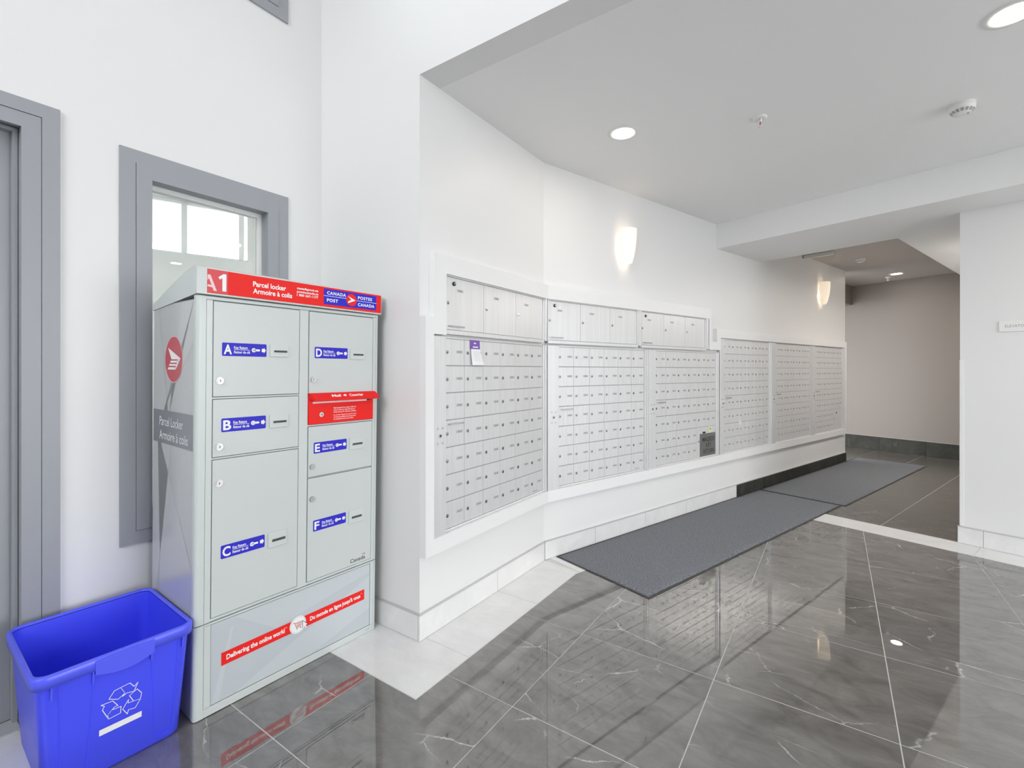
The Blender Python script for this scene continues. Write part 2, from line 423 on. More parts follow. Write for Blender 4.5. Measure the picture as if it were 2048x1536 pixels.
# room seen through the small window
struct(MB().box(-6.0, -2.60, -1.4, 4.2, -0.12, 0.0, 'white_marble').build('floor_vestibule'))
struct(MB().box(-6.0, -2.60, -1.4, 4.2, 2.66, 2.76, 'ceiling_paint').build('ceiling_vestibule'))
wall_holes('wall_vestibule', 4.6, 2.7, 0.1, [(0.6, 2.32, 2.17, 2.57)], 'vestibule_wall', Vector((-4.0, 1.63, 0)) - D2 * 2.0, ROT_B)
struct(MB().box(-3.90, -2.60, 2.55, 2.65, 0, 2.7, 'vestibule_wall').build('wall_vestibule_end'))
wall_holes('wall_vestibule_side', 2.1, 2.7, 0.1, [(0.5, 1.6, 1.5, 2.4)], 'vestibule_wall', (-2.60, -0.22, 0), R(180))
w3 = struct(empty('window_3', Vector((-4.0, 1.63, 0)) - D2 * 2.0, ROT_B), 'white clerestory window in the room beyond')
for x in (0.62, 1.25, 1.90, 2.278): MB().box(x - 0.018, x + 0.018, 0.02, 0.07, 2.17, 2.57, 'white_trim').build('mullion', w3)
for z0, z1 in ((2.17, 2.185), (2.55, 2.57)): MB().box(0.6, 2.32, 0.02, 0.07, z0, z1, 'white_trim').build('transom', w3)
for x0, x1 in ((0.638, 1.232), (1.268, 1.882), (1.918, 2.26)): MB().box(x0, x1, 0.042, 0.046, 2.185, 2.55, 'glass').build('pane', w3)

# ------------------------------------------------------------------ floor tiles
TS = 0.608
gap = 0.002
XB, YB = -1.365, 1.322                              # inner edges of the white border
tile_meshes = {}
def tile_mesh(w, d, h, mat_):
    key = (round(w, 4), round(d, 4), mat_)
    if key not in tile_meshes:
        tile_meshes[key] = MB().box(-w / 2, w / 2, -d / 2, d / 2, 0, h, mat_, 0.0003).mesh('tile')
    return tile_meshes[key]
def clip(poly, nx, ny, c):
    """keep nx*x+ny*y <= c"""
    out_ = []
    for i in range(len(poly)):
        a, b_ = poly[i], poly[(i + 1) % len(poly)]
        da, db = nx * a[0] + ny * a[1] - c, nx * b_[0] + ny * b_[1] - c
        if da <= 0: out_.append(a)
        if da * db < 0:
            t = da / (da - db); out_.append((a[0] + t * (b_[0] - a[0]), a[1] + t * (b_[1] - a[1])))
    return out_
def area(p):
    return abs(sum(p[i][0] * p[(i + 1) % len(p)][1] - p[(i + 1) % len(p)][0] * p[i][1] for i in range(len(p)))) / 2 if len(p) > 2 else 0
sN = CB.x * D2.x + CB.y * D2.y; tN = CB.x * N2.x + CB.y * N2.y
for i in range(-2, 10):
    for j in range(-8, 7):
        x0 = -1.029 + TS * i + gap; x1 = -1.029 + TS * (i + 1) - gap
        y0 = 1.506 + TS * j + gap; y1 = 1.506 + TS * (j + 1) - gap
        x0 = max(x0, -2.14 + gap); x1 = min(x1, 4.5); y0 = max(y0, Y0 + 0.02)
        if x1 - x0 < 0.02 or y1 - y0 < 0.02: continue
        p = [(x0, y0), (x1, y0), (x1, y1), (x0, y1)]
        if x0 < XB < x1 and y0 < YB < y1:           # the one notched tile
            p = [(x0, y0), (x1, y0), (x1, y1), (XB + gap, y1), (XB + gap, YB - gap), (x0, YB - gap)]
            poly_slab(p, -0.001, 0.0, 'dark_marble', 'tile', floor); continue
        if y0 >= YB: p = clip(p, -1, 0, -(XB + gap))
        elif x0 < XB: p = clip(p, 0, 1, YB - gap)
        if len(p) > 2: p = clip(p, D2.x, D2.y, sN + 2.42 - gap)
        if len(p) > 2 and y1 > 2.0: p = clip(p, -N2.x, -N2.y, -(tN + 0.285 + gap))
        if len(p) < 3 or area(p) < 0.002: continue
        if len(p) == 4 and abs(area(p) - (x1 - x0) * (y1 - y0)) < 1e-5:
            place('tile', tile_mesh(x1 - x0, y1 - y0, 0.001, 'dark_marble'), floor, ((x0 + x1) / 2, (y0 + y1) / 2, -0.001), R(180) * random.randint(0, 1))
        else:
            poly_slab(p, -0.001, 0.0, 'dark_marble', 'tile', floor)
def wtile(p): poly_slab(p, -0.001, 0.0, 'white_marble', 'white_tile', floor)
def wrect(x0, x1, y0, y1): wtile([(x0 + gap, y0 + gap), (x1 - gap, y0 + gap), (x1 - gap, y1 - gap), (x0 + gap, y1 - gap)])
wrect(-2.44, -1.97, YB, YR + 0.02); wrect(-1.97, XB, YB, YR + 0.03)
wrect(-1.66, XB, YR + 0.03, 2.243)
cx, cy = XB, 2.79 - (XB + 1.639) * math.tan(ANG / 2)
wtile([(-1.66, 2.243 + gap), (XB - gap, 2.243 + gap), (XB - gap, cy - gap), (-1.66, 2.785)])
for k_, y in enumerate([Y0 + 0.02, -2.6, -2.0, -1.4, -0.8, -0.2, 0.4, 1.0, YB]):
    if k_: wrect(-2.44, -2.14, yprev, y)
    yprev = y
def btile(s0, s1, t0, t1, mat_, nm):
    a = [PB(s0 + gap, t0 + gap), PB(s1 - gap, t0 + gap), PB(s1 - gap, t1 - gap), PB(s0 + gap, t1 - gap)]
    poly_slab([(q.x, q.y) for q in a], -0.001, 0.0, mat_, nm, floor)
s_prev = 0.05
for s in (0.6, 1.2, 1.8, 2.42): btile(s_prev, s, -0.01, 0.285, 'white_marble', 'white_tile'); s_prev = s
for t0, t1 in ((-0.01, 0.54), (0.54, 1.15), (1.15, 1.78), (1.78, 2.38), (2.38, 2.98), (2.98, 3.58), (3.58, 4.18), (4.18, 4.78)):
    btile(2.42, 2.70, t0, t1, 'white_marble', 'white_tile')
s_prev = 2.70
for s in (3.3, 4.5, 5.7, 6.9, 7.6):
    for t0, t1 in ((-0.01, 0.57), (0.57, 1.18), (1.18, 1.67)): btile(s_prev, s, t0, t1, 'corridor_marble', 'tile')
    s_prev = s
for s0, s1 in ((5.7, 6.9), (6.9, 7.6)):
    for t0, t1 in ((-0.62, -0.01), (-1.23, -0.62), (-1.84, -1.23)): btile(s0, s1, t0, t1, 'corridor_marble', 'tile')

# ------------------------------------------------------------------ baseboards
def base_run(name, label, loc, rotz, pieces, h, mat_, th=0.012, y=0.0, edge='edge_metal'):
    root = struct(empty(name, loc, rotz), label)
    for x0, x1 in pieces:
        MB().box(x0 + 0.0012, x1 - 0.0012, y - th, y, 0.001, h, mat_, 0.001).build('baseboard_tile', root)
    MB().box(pieces[0][0], pieces[-1][1], y - th - 0.001, y, h, h + 0.007, edge).build('edge_strip', root)
    return root
base_run('baseboard_return', 'white tile baseboard on the return wall', (XL, YR, 0), 0, [(0.012, 0.47), (0.47, 0.79)], 0.122, 'white_marble')
base_run('baseboard_near', 'white tile baseboard under the nearest mailboxes', (-1.649, YR, 0), ROT_A, [(-0.012, 0.62), (0.62, 1.163)], 0.122, 'white_marble')
base_run('baseboard_mailbox', 'white tile baseboard under the middle mailboxes', CB, ROT_B, [(0.003, 0.503), (0.503, 1.109), (1.109, 1.715), (1.715, 2.62)], 0.122, 'white_marble', y=0.010)
base_run('baseboard_corridor', 'dark marble baseboard under the far mailboxes', CB, ROT_B, [(2.62, 3.215), (3.215, 3.80), (3.80, 4.40), (4.40, 5.0), (5.0, 5.6), (5.6, 5.757)], 0.122, 'dark_base_marble', y=0.010)
base_run('baseboard_elevator', 'white tile baseboard under the elevator sign', CB, ROT_E, [(1.656, 1.795), (1.795, 2.40), (2.40, 3.0), (3.0, 3.6), (3.6, 4.2), (4.2, 4.8)], 0.122, 'white_marble', y=2.69)
base_run('baseboard_back', 'tall dark marble baseboard on the corridor back wall', p1, ang, [(0.02 + 0.6 * i, 0.02 + 0.6 * (i + 1)) for i in range(7)], 0.215, 'dark_base_marble', edge='plastic_grey')
b = MB(); b.box(-0.012, 0, 0.012, 0.3, 0.001, 0.122, 'white_marble')
base_run('baseboard_left', 'white tile baseboard on the left wall', (XL, 0, 0), ROT_A, [(0.512, 1.06), (1.06, 1.60)], 0.122, 'white_marble')

# ------------------------------------------------------------------ grey window and door frames on the left wall
def mitred(root, x0, x1, z0, z1, w, y0, y1, mat_, name, bottom=True):
    ix0, ix1, iz0, iz1 = x0 + w, x1 - w, (z0 + w if bottom else z0), z1 - w
    MB().prism([(x0, z0), (ix0, iz0), (ix0, iz1), (x0, z1)], y0, y1, mat_).build(name, root)
    MB().prism([(x1, z0), (x1, z1), (ix1, iz1), (ix1, iz0)], y0, y1, mat_).build(name, root)
    MB().prism([(x0, z1), (ix0, iz1), (ix1, iz1), (x1, z1)], y0, y1, mat_).build(name, root)
    if bottom: MB().prism([(x0, z0), (x1, z0), (ix1, iz0), (ix0, iz0)], y0, y1, mat_).build(name, root)
def window(name, label, z0, z1, y0=0.691, y1=1.417):
    root = struct(empty(name, (XL, 0, 0), ROT_A), label)
    mitred(root, y0, y1, z0, z1, 0.054, -0.010, 0.002, 'grey_paint', 'casing')
    mitred(root, y0 + 0.045, y1 - 0.045, z0 + 0.045, z1 - 0.045, 0.02, -0.003, 0.001, 'seam_dark', 'casing_seam')
    mitred(root, y0 + 0.0555, y1 - 0.0555, z0 + 0.0555, z1 - 0.0555, 0.056, -0.014, 0.006, 'grey_paint', 'casing_inner')
    a, c, d, e = y0 + 0.110, y1 - 0.110, z0 + 0.110, z1 - 0.110
    mitred(root, a - 0.02, c + 0.02, d - 0.02, e + 0.02, 0.02, 0.008, 0.12, 'grey_paint', 'jamb')
    mitred(root, a, c, d, e, 0.022, 0.055, 0.085, 'plastic_white', 'sash')
    MB().box(a + 0.02, c - 0.02, 0.066, 0.072, d + 0.02, e - 0.02, 'glass').build('pane', root)
    return root
window('window_1', 'grey framed window behind the parcel locker', 0.568, 2.228)
window('window_2', 'grey framed upper window high on the left wall', 3.165, 4.50)
root = struct(empty('door_1', (XL, 0, 0), ROT_A), 'grey painted door in a deep grey frame at the far left')
mitred(root, -0.64, 0.510, 0.0, 2.287, 0.050, -0.012, 0.002, 'grey_paint', 'casing', False)
mitred(root, -0.60, 0.47, 0.0, 2.247, 0.02, -0.003, 0.001, 'seam_dark', 'casing_seam', False)
mitred(root, -0.5885, 0.4585, 0.0, 2.2355, 0.052, -0.009, 0.004, 'grey_paint', 'casing_inner', False)
mitred(root, -0.556, 0.426, 0.0, 2.211, 0.018, 0.006, 0.155, 'grey_paint', 'jamb', False)
mitred(root, -0.536, 0.406, 0.0, 2.190, 0.014, 0.045, 0.075, 'grey_paint', 'door_stop', False)
b = MB(); b.box(-0.53, 0.40, 0.078, 0.118, 0.008, 2.185, 'grey_paint', 0.002); b.build('door_leaf', root)
b = MB(); b.box(-0.46, -0.445, 0.03, 0.078, 1.0, 1.016, 'chrome'); b.box(-0.47, -0.34, 0.026, 0.040, 1.0, 1.016, 'chrome', 0.003); b.build('door_handle', root)
b = MB(); b.box(-0.535, 0.405, -0.01, 0.155, 0.0, 0.006, 'edge_metal'); b.build('threshold', root)

# ------------------------------------------------------------------ mailboxes
DW, DH, DS, RH, RZ = 0.1625, 0.139, 0.102, 0.139, 0.488
YD = -0.010                                         # door face stands this proud of the wall line
def lock_mesh(r):
    b = MB(); b.disc(0, 0, r, -0.0045, 0.0, 'chrome', 14); b.disc(r * 0.08, -r * 0.06, r * 0.74, -0.0052, -0.004, 'lock_dark', 12)
    b.disc(-r * 0.10, r * 0.10, r * 0.54, -0.0060, -0.005, 'chrome', 10)
    b.rect(-r * 0.10, r * 0.10, -r * 0.34, r * 0.34, -0.0063, 'black'); return b.mesh('lock')
LOCK = lock_mesh(0.0095); LOCK_BIG = lock_mesh(0.012)
b = MB(); b.box(-0.026, 0.026, -0.0006, 0.0004, -0.0075, 0.0075, 'number_slot')
for i in (-1, 0, 1): b.rect(i * 0.011 - 0.0040, i * 0.011 + 0.0040, -0.0048, 0.0048, -0.0010, 'number_ink')
PLATE = b.mesh('number_plate')
DOOR = MB().box(0.0010, DW - 0.0010, -0.004, 0.003, 0.0026, DH - 0.0026, 'aluminium', 0.0007).mesh('door')
HANDLE = None
b = MB(); b.box(0, 0.115, -0.014, -0.010, -0.004, 0.004, 'chrome', 0.0015); b.box(0.006, 0.014, -0.011, 0, -0.003, 0.003, 'chrome'); b.box(0.10, 0.108, -0.011, 0, -0.003, 0.003, 'chrome')
HANDLE = b.mesh('handle')
def mailbox_unit(label, loc, rotz, rows, stile0=0.0, skip=()):
    t = thing('mailbox_unit', label, 'mailbox', loc, rotz, 'wall mailbox units')
    top = RZ + rows * RH
    MB().box(stile0, 1.115, 0.0, 0.010, RZ - 0.008, top + 0.012, 'aluminium_gap').build('back_panel', t)
    MB().box(stile0, DS, -0.026, -0.0005, RZ - 0.012, top + 0.008, 'aluminium', 0.002).build('stile', t)
    for x0, x1, y in ((1.079, 1.094, -0.016), (1.096, 1.113, -0.024)):
        MB().box(x0, x1, y, -0.0005, RZ - 0.010, top + 0.008, 'aluminium_edge', 0.0015).build('side_rail', t)
    MB().box(DS, 1.078, -0.010, -0.0005, RZ - 0.010, RZ + 0.001, 'aluminium_edge').build('bottom_rail', t)
    MB().box(DS, 1.078, -0.006, -0.0005, top + 0.001, top + 0.010, 'aluminium').build('top_rail', t)
    for r in range(rows):
        for c in range(6):
            if (r, c) in skip: continue
            d = place('door', DOOR, t, (DS + c * DW, -0.004, RZ + r * RH))
            place('lock', LOCK, d, (0.024, -0.004, DH * 0.5))
            place('number_plate', PLATE, d, (0.123, -0.004, DH * 0.52))
        if r: 
            e = 1.078
            for c in range(5, -1, -1):
                if (r, c) in skip and (r - 1, c) in skip: e = DS + c * DW
            MB().box(DS, e, -0.0045, -0.0005, RZ + r * RH - 0.0018, RZ + r * RH + 0.0018, 'aluminium_gap').build('row_strip', t)
    place('handle', HANDLE, t, (DS + 0.034, -0.008, RZ + 4 * RH - 0.022))
    cxs = (max(stile0, 0.0) + DS) / 2
    st = MB(); st.disc(cxs, 0.974, 0.0105, -0.031, -0.026, 'chrome', 16); st.disc(cxs, 0.974, 0.006, -0.0318, -0.0305, 'lock_dark', 12); st.rect(cxs - 0.0012, cxs + 0.0012, 0.970, 0.978, -0.0322, 'black')
    st.build('master_lock', t)
    for dx in (-0.017, 0.017):
        for dz in (-0.037, 0.037):
            MB().disc(cxs + dx, 0.974 + dz, 0.0052, -0.0295, -0.026, 'chrome', 10).build('screw', t)
    return t
def maker_mark(t):
    b = MB(); b.disc(0.965, RZ + 0.016, 0.004, -0.0086, -0.0081, 'print_black', 10); b.rect(0.976, 1.015, RZ + 0.0135, RZ + 0.0185, -0.0084, 'number_ink'); b.build('maker_mark', t)
UA = mailbox_unit('nearest tall wall mailbox block, left of the wall corner, with the purple notice', (-1.639, 1.668, 0), ROT_A, 7, 0.012); maker_mark(UA)
UB = mailbox_unit('wall mailbox block just right of the wall corner, seven rows', PB(0.006, 0), ROT_B, 7); maker_mark(UB)
UC = mailbox_unit('wall mailbox block holding the grey key return sign', PB(1.121, 0), ROT_B, 7, skip=((0, 4), (0, 5), (1, 4), (1, 5)))
UD = mailbox_unit('leftmost of the three taller eight-row mailbox blocks, with a white sticker', PB(2.236, 0), ROT_B, 8, 0.024); maker_mark(UD)
UE = mailbox_unit('middle one of the three taller eight-row mailbox blocks', PB(3.355, 0), ROT_B, 8)
UF = mailbox_unit('farthest mailbox block, by the dim corridor, with one large door', PB(4.474, 0), ROT_B, 8, skip=((0, 4), (0, 5), (1, 4), (1, 5)))
# large compartment doors in two of the blocks
def big_door(t, x0, x1, z0, z1, lockpos):
    d = MB().box(0.001, x1 - x0 - 0.001, -0.004, 0.003, 0.002, z1 - z0 - 0.002, 'aluminium', 0.0007).build('parcel_door', t, (x0, -0.004, z0))
    place('lock', LOCK, d, (lockpos[0], -0.004, lockpos[1]))
    return d
big_door(UC, DS + 4 * DW, 1.077, RZ, RZ + 2 * RH, (0.022, 0.148))
d = big_door(UF, DS + 4 * DW, 1.077, RZ, RZ + 2 * RH, (0.022, 0.148))
MB().disc(0.12, 0.225, 0.013, -0.007, -0.004, 'black', 14).build('black_knob', d)

def top_unit(label, loc, rotz, step, w):
    t = thing('parcel_compartments', label, 'mailbox', loc, rotz, 'upper parcel mailbox units')
    z0, z1 = 1.508, 1.778
    MB().box(0.0, w, 0.0, 0.010, z0 - 0.012, z1 + 0.010, 'aluminium_gap').build('back_panel', t)
    MB().box(0.0, 0.006, -0.024, -0.0005, z0 - 0.012, z1 + 0.008, 'aluminium_edge').build('side_rail', t)
    MB().box(3 * step + 0.002, 3 * step + 0.014, -0.016, -0.0005, z0 - 0.012, z1 + 0.008, 'aluminium_edge', 0.001).build('side_rail', t)
    MB().box(3 * step + 0.016, w, -0.024, -0.0005, z0 - 0.012, z1 + 0.008, 'aluminium_edge', 0.001).build('side_rail', t)
    MB().box(0.006, 3 * step, -0.022, -0.0005, z0 - 0.026, z0 - 0.004, 'aluminium', 0.001).build('bottom_rail', t)
    MB().box(0.006, 3 * step, -0.012, -0.0005, z1 + 0.0005, z1 + 0.006, 'aluminium').build('top_rail', t)
    dm = MB().box(0.0022, step - 0.0022, -0.004, 0.003, 0.0, z1 - z0 - 0.001, 'aluminium', 0.0007).mesh('door')
    for i in range(3):
        d = place('door', dm, t, (0.006 + i * (step - 0.002), -0.004, z0))
        place('lock', LOCK, d, (0.024, -0.004, 0.135))
        place('number_plate', PLATE, d, (0.122, -0.004, 0.207))
        if i == 0:
            MB().disc(0.072, 0.238, 0.011, -0.010, -0.004, 'black', 14).disc(0.074, 0.239, 0.005, -0.0105, -0.0095, 'chrome', 10).build('black_lock', d)
            place('handle', HANDLE, d, (0.03, -0.004, 0.017))
    return t
top_unit('upper row of three large mailbox doors, left of the wall corner', (-1.639, 1.77, 0), ROT_A, 0.3255, 1.012)
top_unit('upper row of three large mailbox doors, just right of the wall corner', PB(0.006, 0), ROT_B, 0.327, 1.018)
top_unit('upper row of three large mailbox doors, farthest from the locker', PB(1.026, 0), ROT_B, 0.327, 1.018)

# white board surround
def board(poly, parent, y0=-0.030, y1=0.0098):
    MB().prism(poly, y0, y1, 'white_trim').build('trim_board', parent)
ta = struct(empty('trim_1', (-1.639, 0, 0), ROT_A), 'white board surround around the nearest mailboxes')
E_ = 2.786
board([(1.687, 1.560), (1.770, 1.476), (1.770, 1.784), (1.687, 1.878)], ta)
board([(1.687, 1.878), (1.770, 1.784), (E_ + 0.002, 1.784), (E_ - 0.002, 1.878)], ta)
board([(1.6225, 0.400), (1.680, 0.476), (1.680, 1.476), (1.770, 1.476), (1.687, 1.560), (1.6225, 1.560)], ta)
board([(1.6225, 0.400), (E_, 0.400), (E_, 0.476), (1.680, 0.476)], ta)
tb = struct(empty('trim_2', CB, ROT_B), 'white stepped board surround around the angled mailboxes')
board([(0.005, 1.784), (2.053, 1.784), (2.088, 1.879), (0.005, 1.879)], tb)
board([(2.053, 1.784), (2.053, 1.492), (2.088, 1.572), (2.088, 1.879)], tb)
board([(2.053, 1.492), (2.260, 1.492), (2.260, 1.572), (2.088, 1.572)], tb)
board([(2.188, 1.572), (2.260, 1.572), (2.260, 1.612), (2.188, 1.698)], tb)
board([(2.188, 1.698), (2.260, 1.612), (5.592, 1.612), (5.68, 1.698)], tb)
board([(5.592, 0.476), (5.68, 0.400), (5.68, 1.698), (5.592, 1.612)], tb)
board([(0.005, 0.400), (5.68, 0.400), (5.592, 0.476), (0.005, 0.476)], tb)
def guard(name, label, loc, rotz, z0, z1, s):
    b = MB(); b.box(-0.003, 0.022, -0.003, 0.0, z0, z1, 'white_trim'); b.box(-0.003, 0.0, -0.003, 0.03, z0, z1, 'white_trim')
    return tag(b.build(name, None, loc, rotz), label, 'corner guard')
g_ = PB(2.69, 1.668)
guard('corner_guard', 'white corner guard on the elevator wall edge', g_, ROT_E, 0.131, 1.375, 1)

# ------------------------------------------------------------------ parcel locker
rz, tx, ty = R(2.35), R(-0.17), R(0.81)
xf = Vector((math.cos(rz), -math.sin(rz), 0)); yf = Vector((math.sin(rz), math.cos(rz), 0)); zf = Vector((0, 0, 1))
wv = xf * tx + yf * ty
rot = lambda v: (v + wv.cross(v)).normalized()
locker = thing('parcel_locker', 'tall pale grey parcel locker with red banner and blue key return labels', 'parcel locker')
ax, ay, az = rot(yf), rot(-xf), rot(zf)
Mx = Matrix((ax, ay, az)).transposed().to_4x4(); Mx.translation = Vector((-1.9416, 0.7683, 0.003))
locker.matrix_world = Mx
locker.rotation_mode = 'XYZ'
LW_, LD_ = 0.801, 0.442
def rounded(x0, x1, y0, y1, r, seg=5):
    p = []
    for cx_, cy_, a0 in ((x0 + r, y0 + r, 180), (x1 - r, y0 + r, 270), (x1 - r * 0.2, y1 - r * 0.2, 0), (x0 + r * 0.2, y1 - r * 0.2, 90)):
        rr = r if cy_ < (y0 + y1) / 2 else r * 0.2
        for i in range(seg + 1):
            a = R(a0 + 90 * i / seg); p.append((cx_ + rr * math.cos(a), cy_ + rr * math.sin(a)))
    return p
def vprism(b, p, z0, z1, mat_, smooth=False):
    k = len(p)
    vs = [(x, y, z1) for x, y in p] + [(x, y, z0) for x, y in p]
    b.add(vs, [tuple(range(k)), tuple(range(2 * k - 1, k - 1, -1))], mat_)
    b.add(vs, [(i, i + k, (i + 1) % k + k, (i + 1) % k) for i in range(k)], mat_, smooth)
b = MB(); vprism(b, rounded(0, LW_, 0.008, LD_, 0.016), 0.0, 1.56, 'locker_seam'); 
vprism(b, rounded(0.0, LW_, 0.010, LD_ + 0.001, 0.012), 0.0, 0.004, 'locker_seam')
b.build('carcass', locker)
# side panels
for sx in (0, 1):
    x0, x1 = (-0.0015, 0.002) if sx == 0 else (LW_ - 0.002, LW_ + 0.0015)
    MB().box(x0, x1, 0.022, LD_, 0.352, 1.556, 'locker_side').build('side_panel', locker)
    MB().box(x0, x1, 0.022, LD_, 0.0, 0.348, 'locker_side').build('side_panel', locker)
# front posts and rails (the pale frame around the doors)
def post(x0, x1, z0, z1, nm='post', rl=0.0, rr=0.0):
    p = []
    def arc(cx_, cy_, r, a0):
        for i in range(6):
            a = R(a0 + 90 * i / 5); p.append((cx_ + r * math.cos(a), cy_ + r * math.sin(a)))
    if rl: arc(x0 + rl, rl, rl, 180)
    else: p.append((x0, 0.0))
    if rr: arc(x1 - rr, rr, rr, 270)
    else: p.append((x1, 0.0))
    p += [(x1, 0.024), (x0, 0.024)]
    b = MB(); vprism(b, p, z0, z1, 'locker_grey'); return b.build(nm, locker)
post(-0.002, 0.030, 0.352, 1.572, rl=0.014); post(0.0312, 0.0515, 0.352, 1.558)
post(0.3905, 0.4305, 0.352, 1.558); post(0.7695, 0.785, 0.352, 1.558); post(0.786, LW_ + 0.002, 0.352, 1.572, rr=0.012)
post(-0.002, 0.030, 0.0, 0.348, rl=0.014); post(0.0312, 0.054, 0.033, 0.340); post(0.768, 0.785, 0.033, 0.340); post(0.786, LW_ + 0.002, 0.0, 0.348, rr=0.012)
def rail(x0, x1, z0, z1): MB().box(x0, x1, 0.0005, 0.02, z0, z1, 'locker_grey', 0.0006).build('rail', locker)
rail(0.030, 0.786, 1.5595, 1.572); rail(0.0515, 0.3905, 1.1885, 1.1945); rail(0.0515, 0.3905, 0.9605, 0.9665)
rail(0.0515, 0.3905, 0.3525, 0.3625); rail(0.4305, 0.7695, 0.3525, 0.3625); rail(0.4305, 0.7695, 0.8215, 0.8240); rail(0.4305, 0.7695, 1.0500, 1.0565)
rail(0.030, 0.786, 0.3405, 0.3475); rail(0.030, 0.786, 0.0, 0.031)
def slot_plate(parent, x0, x1, z0, z1, dark):
    b = MB(); b.box(x0, x1, -0.0065, 0.0, z0, z1, 'locker_grey', 0.0015)
    b.build('key_slot', parent)
    w = x1 - x0; zc = z0 + (z1 - z0) * 0.36
    return w, zc
def ldoor(letter, x0, x1, z0, z1, lab, slot, lock):
    d = MB().box(0.0012, x1 - x0 - 0.0012, -0.004, 0.016, 0.0012, z1 - z0 - 0.0012, 'locker_door', 0.001).build('door', locker, (x0, 0.0015, z0))
    X0, Z0 = x0, z0
    b = MB(); xa, xb, za, zb = lab[0] - X0, lab[1] - X0, lab[2] - Z0, lab[3] - Z0; y = -0.0046
    h = zb - za; w = xb - xa
    b.prism([(xa + 0.003, za), (xb - 0.003, za), (xb, za + 0.003), (xb, zb - 0.003), (xb - 0.003, zb), (xa + 0.003, zb), (xa, zb - 0.003), (xa, za + 0.003)], -0.0046, -0.0041, 'sticker_blue')
    y = -0.0050
    b.text(letter, xa + w * 0.035, xa + w * (0.21 if letter in 'ABCD' else 0.18), za + h * 0.16, h * 0.70, y, 'print_white', 0.03)
    b.text('Key Return', xa + w * 0.255, xa + w * 0.555, za + h * 0.56, h * 0.20, y, 'print_white', 0.02)
    b.text('Retour de clé', xa + w * 0.255, xa + w * 0.61, za + h * 0.22, h * 0.20, y, 'print_white', 0.02)
    b.rect(xa + w * 0.255, xa + w * 0.61, za + h * 0.475, za + h * 0.505, y, 'print_white')
    kx, kz = xa + w * 0.70, za + h * 0.5
    b.flat([(kx + h * 0.17 * math.cos(i * math.pi / 6), kz + h * 0.17 * math.sin(i * math.pi / 6)) for i in range(12)], y, 'print_white')
    b.flat([(kx - h * 0.06 + h * 0.035 * math.cos(i * math.pi / 4), kz + h * 0.035 * math.sin(i * math.pi / 4)) for i in range(8)], y - 0.0002, 'sticker_blue')
    b.flat([(kx, kz - h * 0.08), (xa + w * 0.83, kz - h * 0.08), (xa + w * 0.85, kz), (xa + w * 0.83, kz + h * 0.08), (kx, kz + h * 0.08)], y, 'print_white')
    gx = xa + w * 0.885
    b.flat([(gx, kz - h * 0.13), (gx + w * 0.05, kz - h * 0.13), (gx + w * 0.05, kz - h * 0.22), (gx + w * 0.10, kz), (gx + w * 0.05, kz + h * 0.22), (gx + w * 0.05, kz + h * 0.13), (gx, kz + h * 0.13)], y, 'print_white')
    b.build('key_return_label', d)
    sx0, sx1, sz0, sz1 = slot[0] - X0, slot[1] - X0, slot[2] - Z0, slot[3] - Z0; sw = sx1 - sx0; sh = sz1 - sz0
    b = MB(); b.box(sx0, sx1, -0.0085, -0.0045, sz0, sz1, 'locker_grey', 0.0012)
    b.box(sx0 + sw * 0.20, sx1 - sw * 0.08, -0.0100, -0.008, sz0 + sh * 0.30, sz0 + sh * 0.36, 'locker_grey')
    b.rect(sx0 + sw * 0.20, sx1 - sw * 0.09, sz0 + sh * 0.36, sz0 + sh * 0.53, -0.0088, 'seam_dark')
    b.build('key_slot', d)
    lx, lz = lock[0] - X0, lock[1] - Z0
    b = MB(); b.disc(lx, lz, 0.0135, -0.0075, -0.004, 'steel', 20); b.disc(lx, lz, 0.0105, -0.0105, -0.0075, 'steel', 18); b.disc(lx, lz, 0.0065, -0.0108, -0.010, 'edge_metal', 14)
    b.add([(lx + p[0], -0.0112, lz + p[1]) for p in ((-0.0012, -0.005), (0.0012, -0.005), (0.0012, 0.005), (-0.0012, 0.005))], [(0, 1, 2, 3)], 'lock_dark')
    b.build('lock', d)
    b = MB(); b.text(letter, lx + 0.022, lx + 0.042, lz - 0.012, 0.024, -0.0044, 'locker_grey'); b.build('embossed_letter', d)
    return d
ldoor('A', 0.053, 0.389, 1.196, 1.556, (0.083, 0.249, 1.351, 1.402), (0.262, 0.340, 1.353, 1.402), (0.076, 1.257))
ldoor('B', 0.053, 0.389, 0.968, 1.187, (0.083, 0.249, 1.061, 1.113), (0.262, 0.340, 1.060, 1.113), (0.076, 1.007))
ldoor('C', 0.053, 0.389, 0.364, 0.959, (0.085, 0.249, 0.577, 0.628), (0.262, 0.340, 0.566, 0.628), (0.076, 0.869))
ldoor('D', 0.433, 0.768, 1.194, 1.556, (0.459, 0.625, 1.351, 1.401), (0.638, 0.717, 1.350, 1.400), (0.453, 1.256))
ldoor('E', 0.433, 0.768, 0.825, 1.0485, (0.459, 0.625, 0.927, 0.976), (0.639, 0.717, 0.921, 0.976), (0.453, 0.870))
df = ldoor('F', 0.433, 0.768, 0.364, 0.820, (0.460, 0.625, 0.580, 0.629), (0.639, 0.717, 0.568, 0.629), (0.454, 0.727))
b = MB(); b.text('Canada', 0.651 - 0.433, 0.735 - 0.433, 0.377 - 0.364, 0.018, -0.0046, 'print_black', 0.004)
for x in (0.719, 0.731): b.rect(x - 0.433, x + 0.003 - 0.433, 0.399 - 0.364, 0.405 - 0.364, -0.0046, 'maple_red')
b.rect(0.7245 - 0.433, 0.7285 - 0.433, 0.3995 - 0.364, 0.4045 - 0.364, -0.0046, 'maple_red')
b.build('wordmark', df)
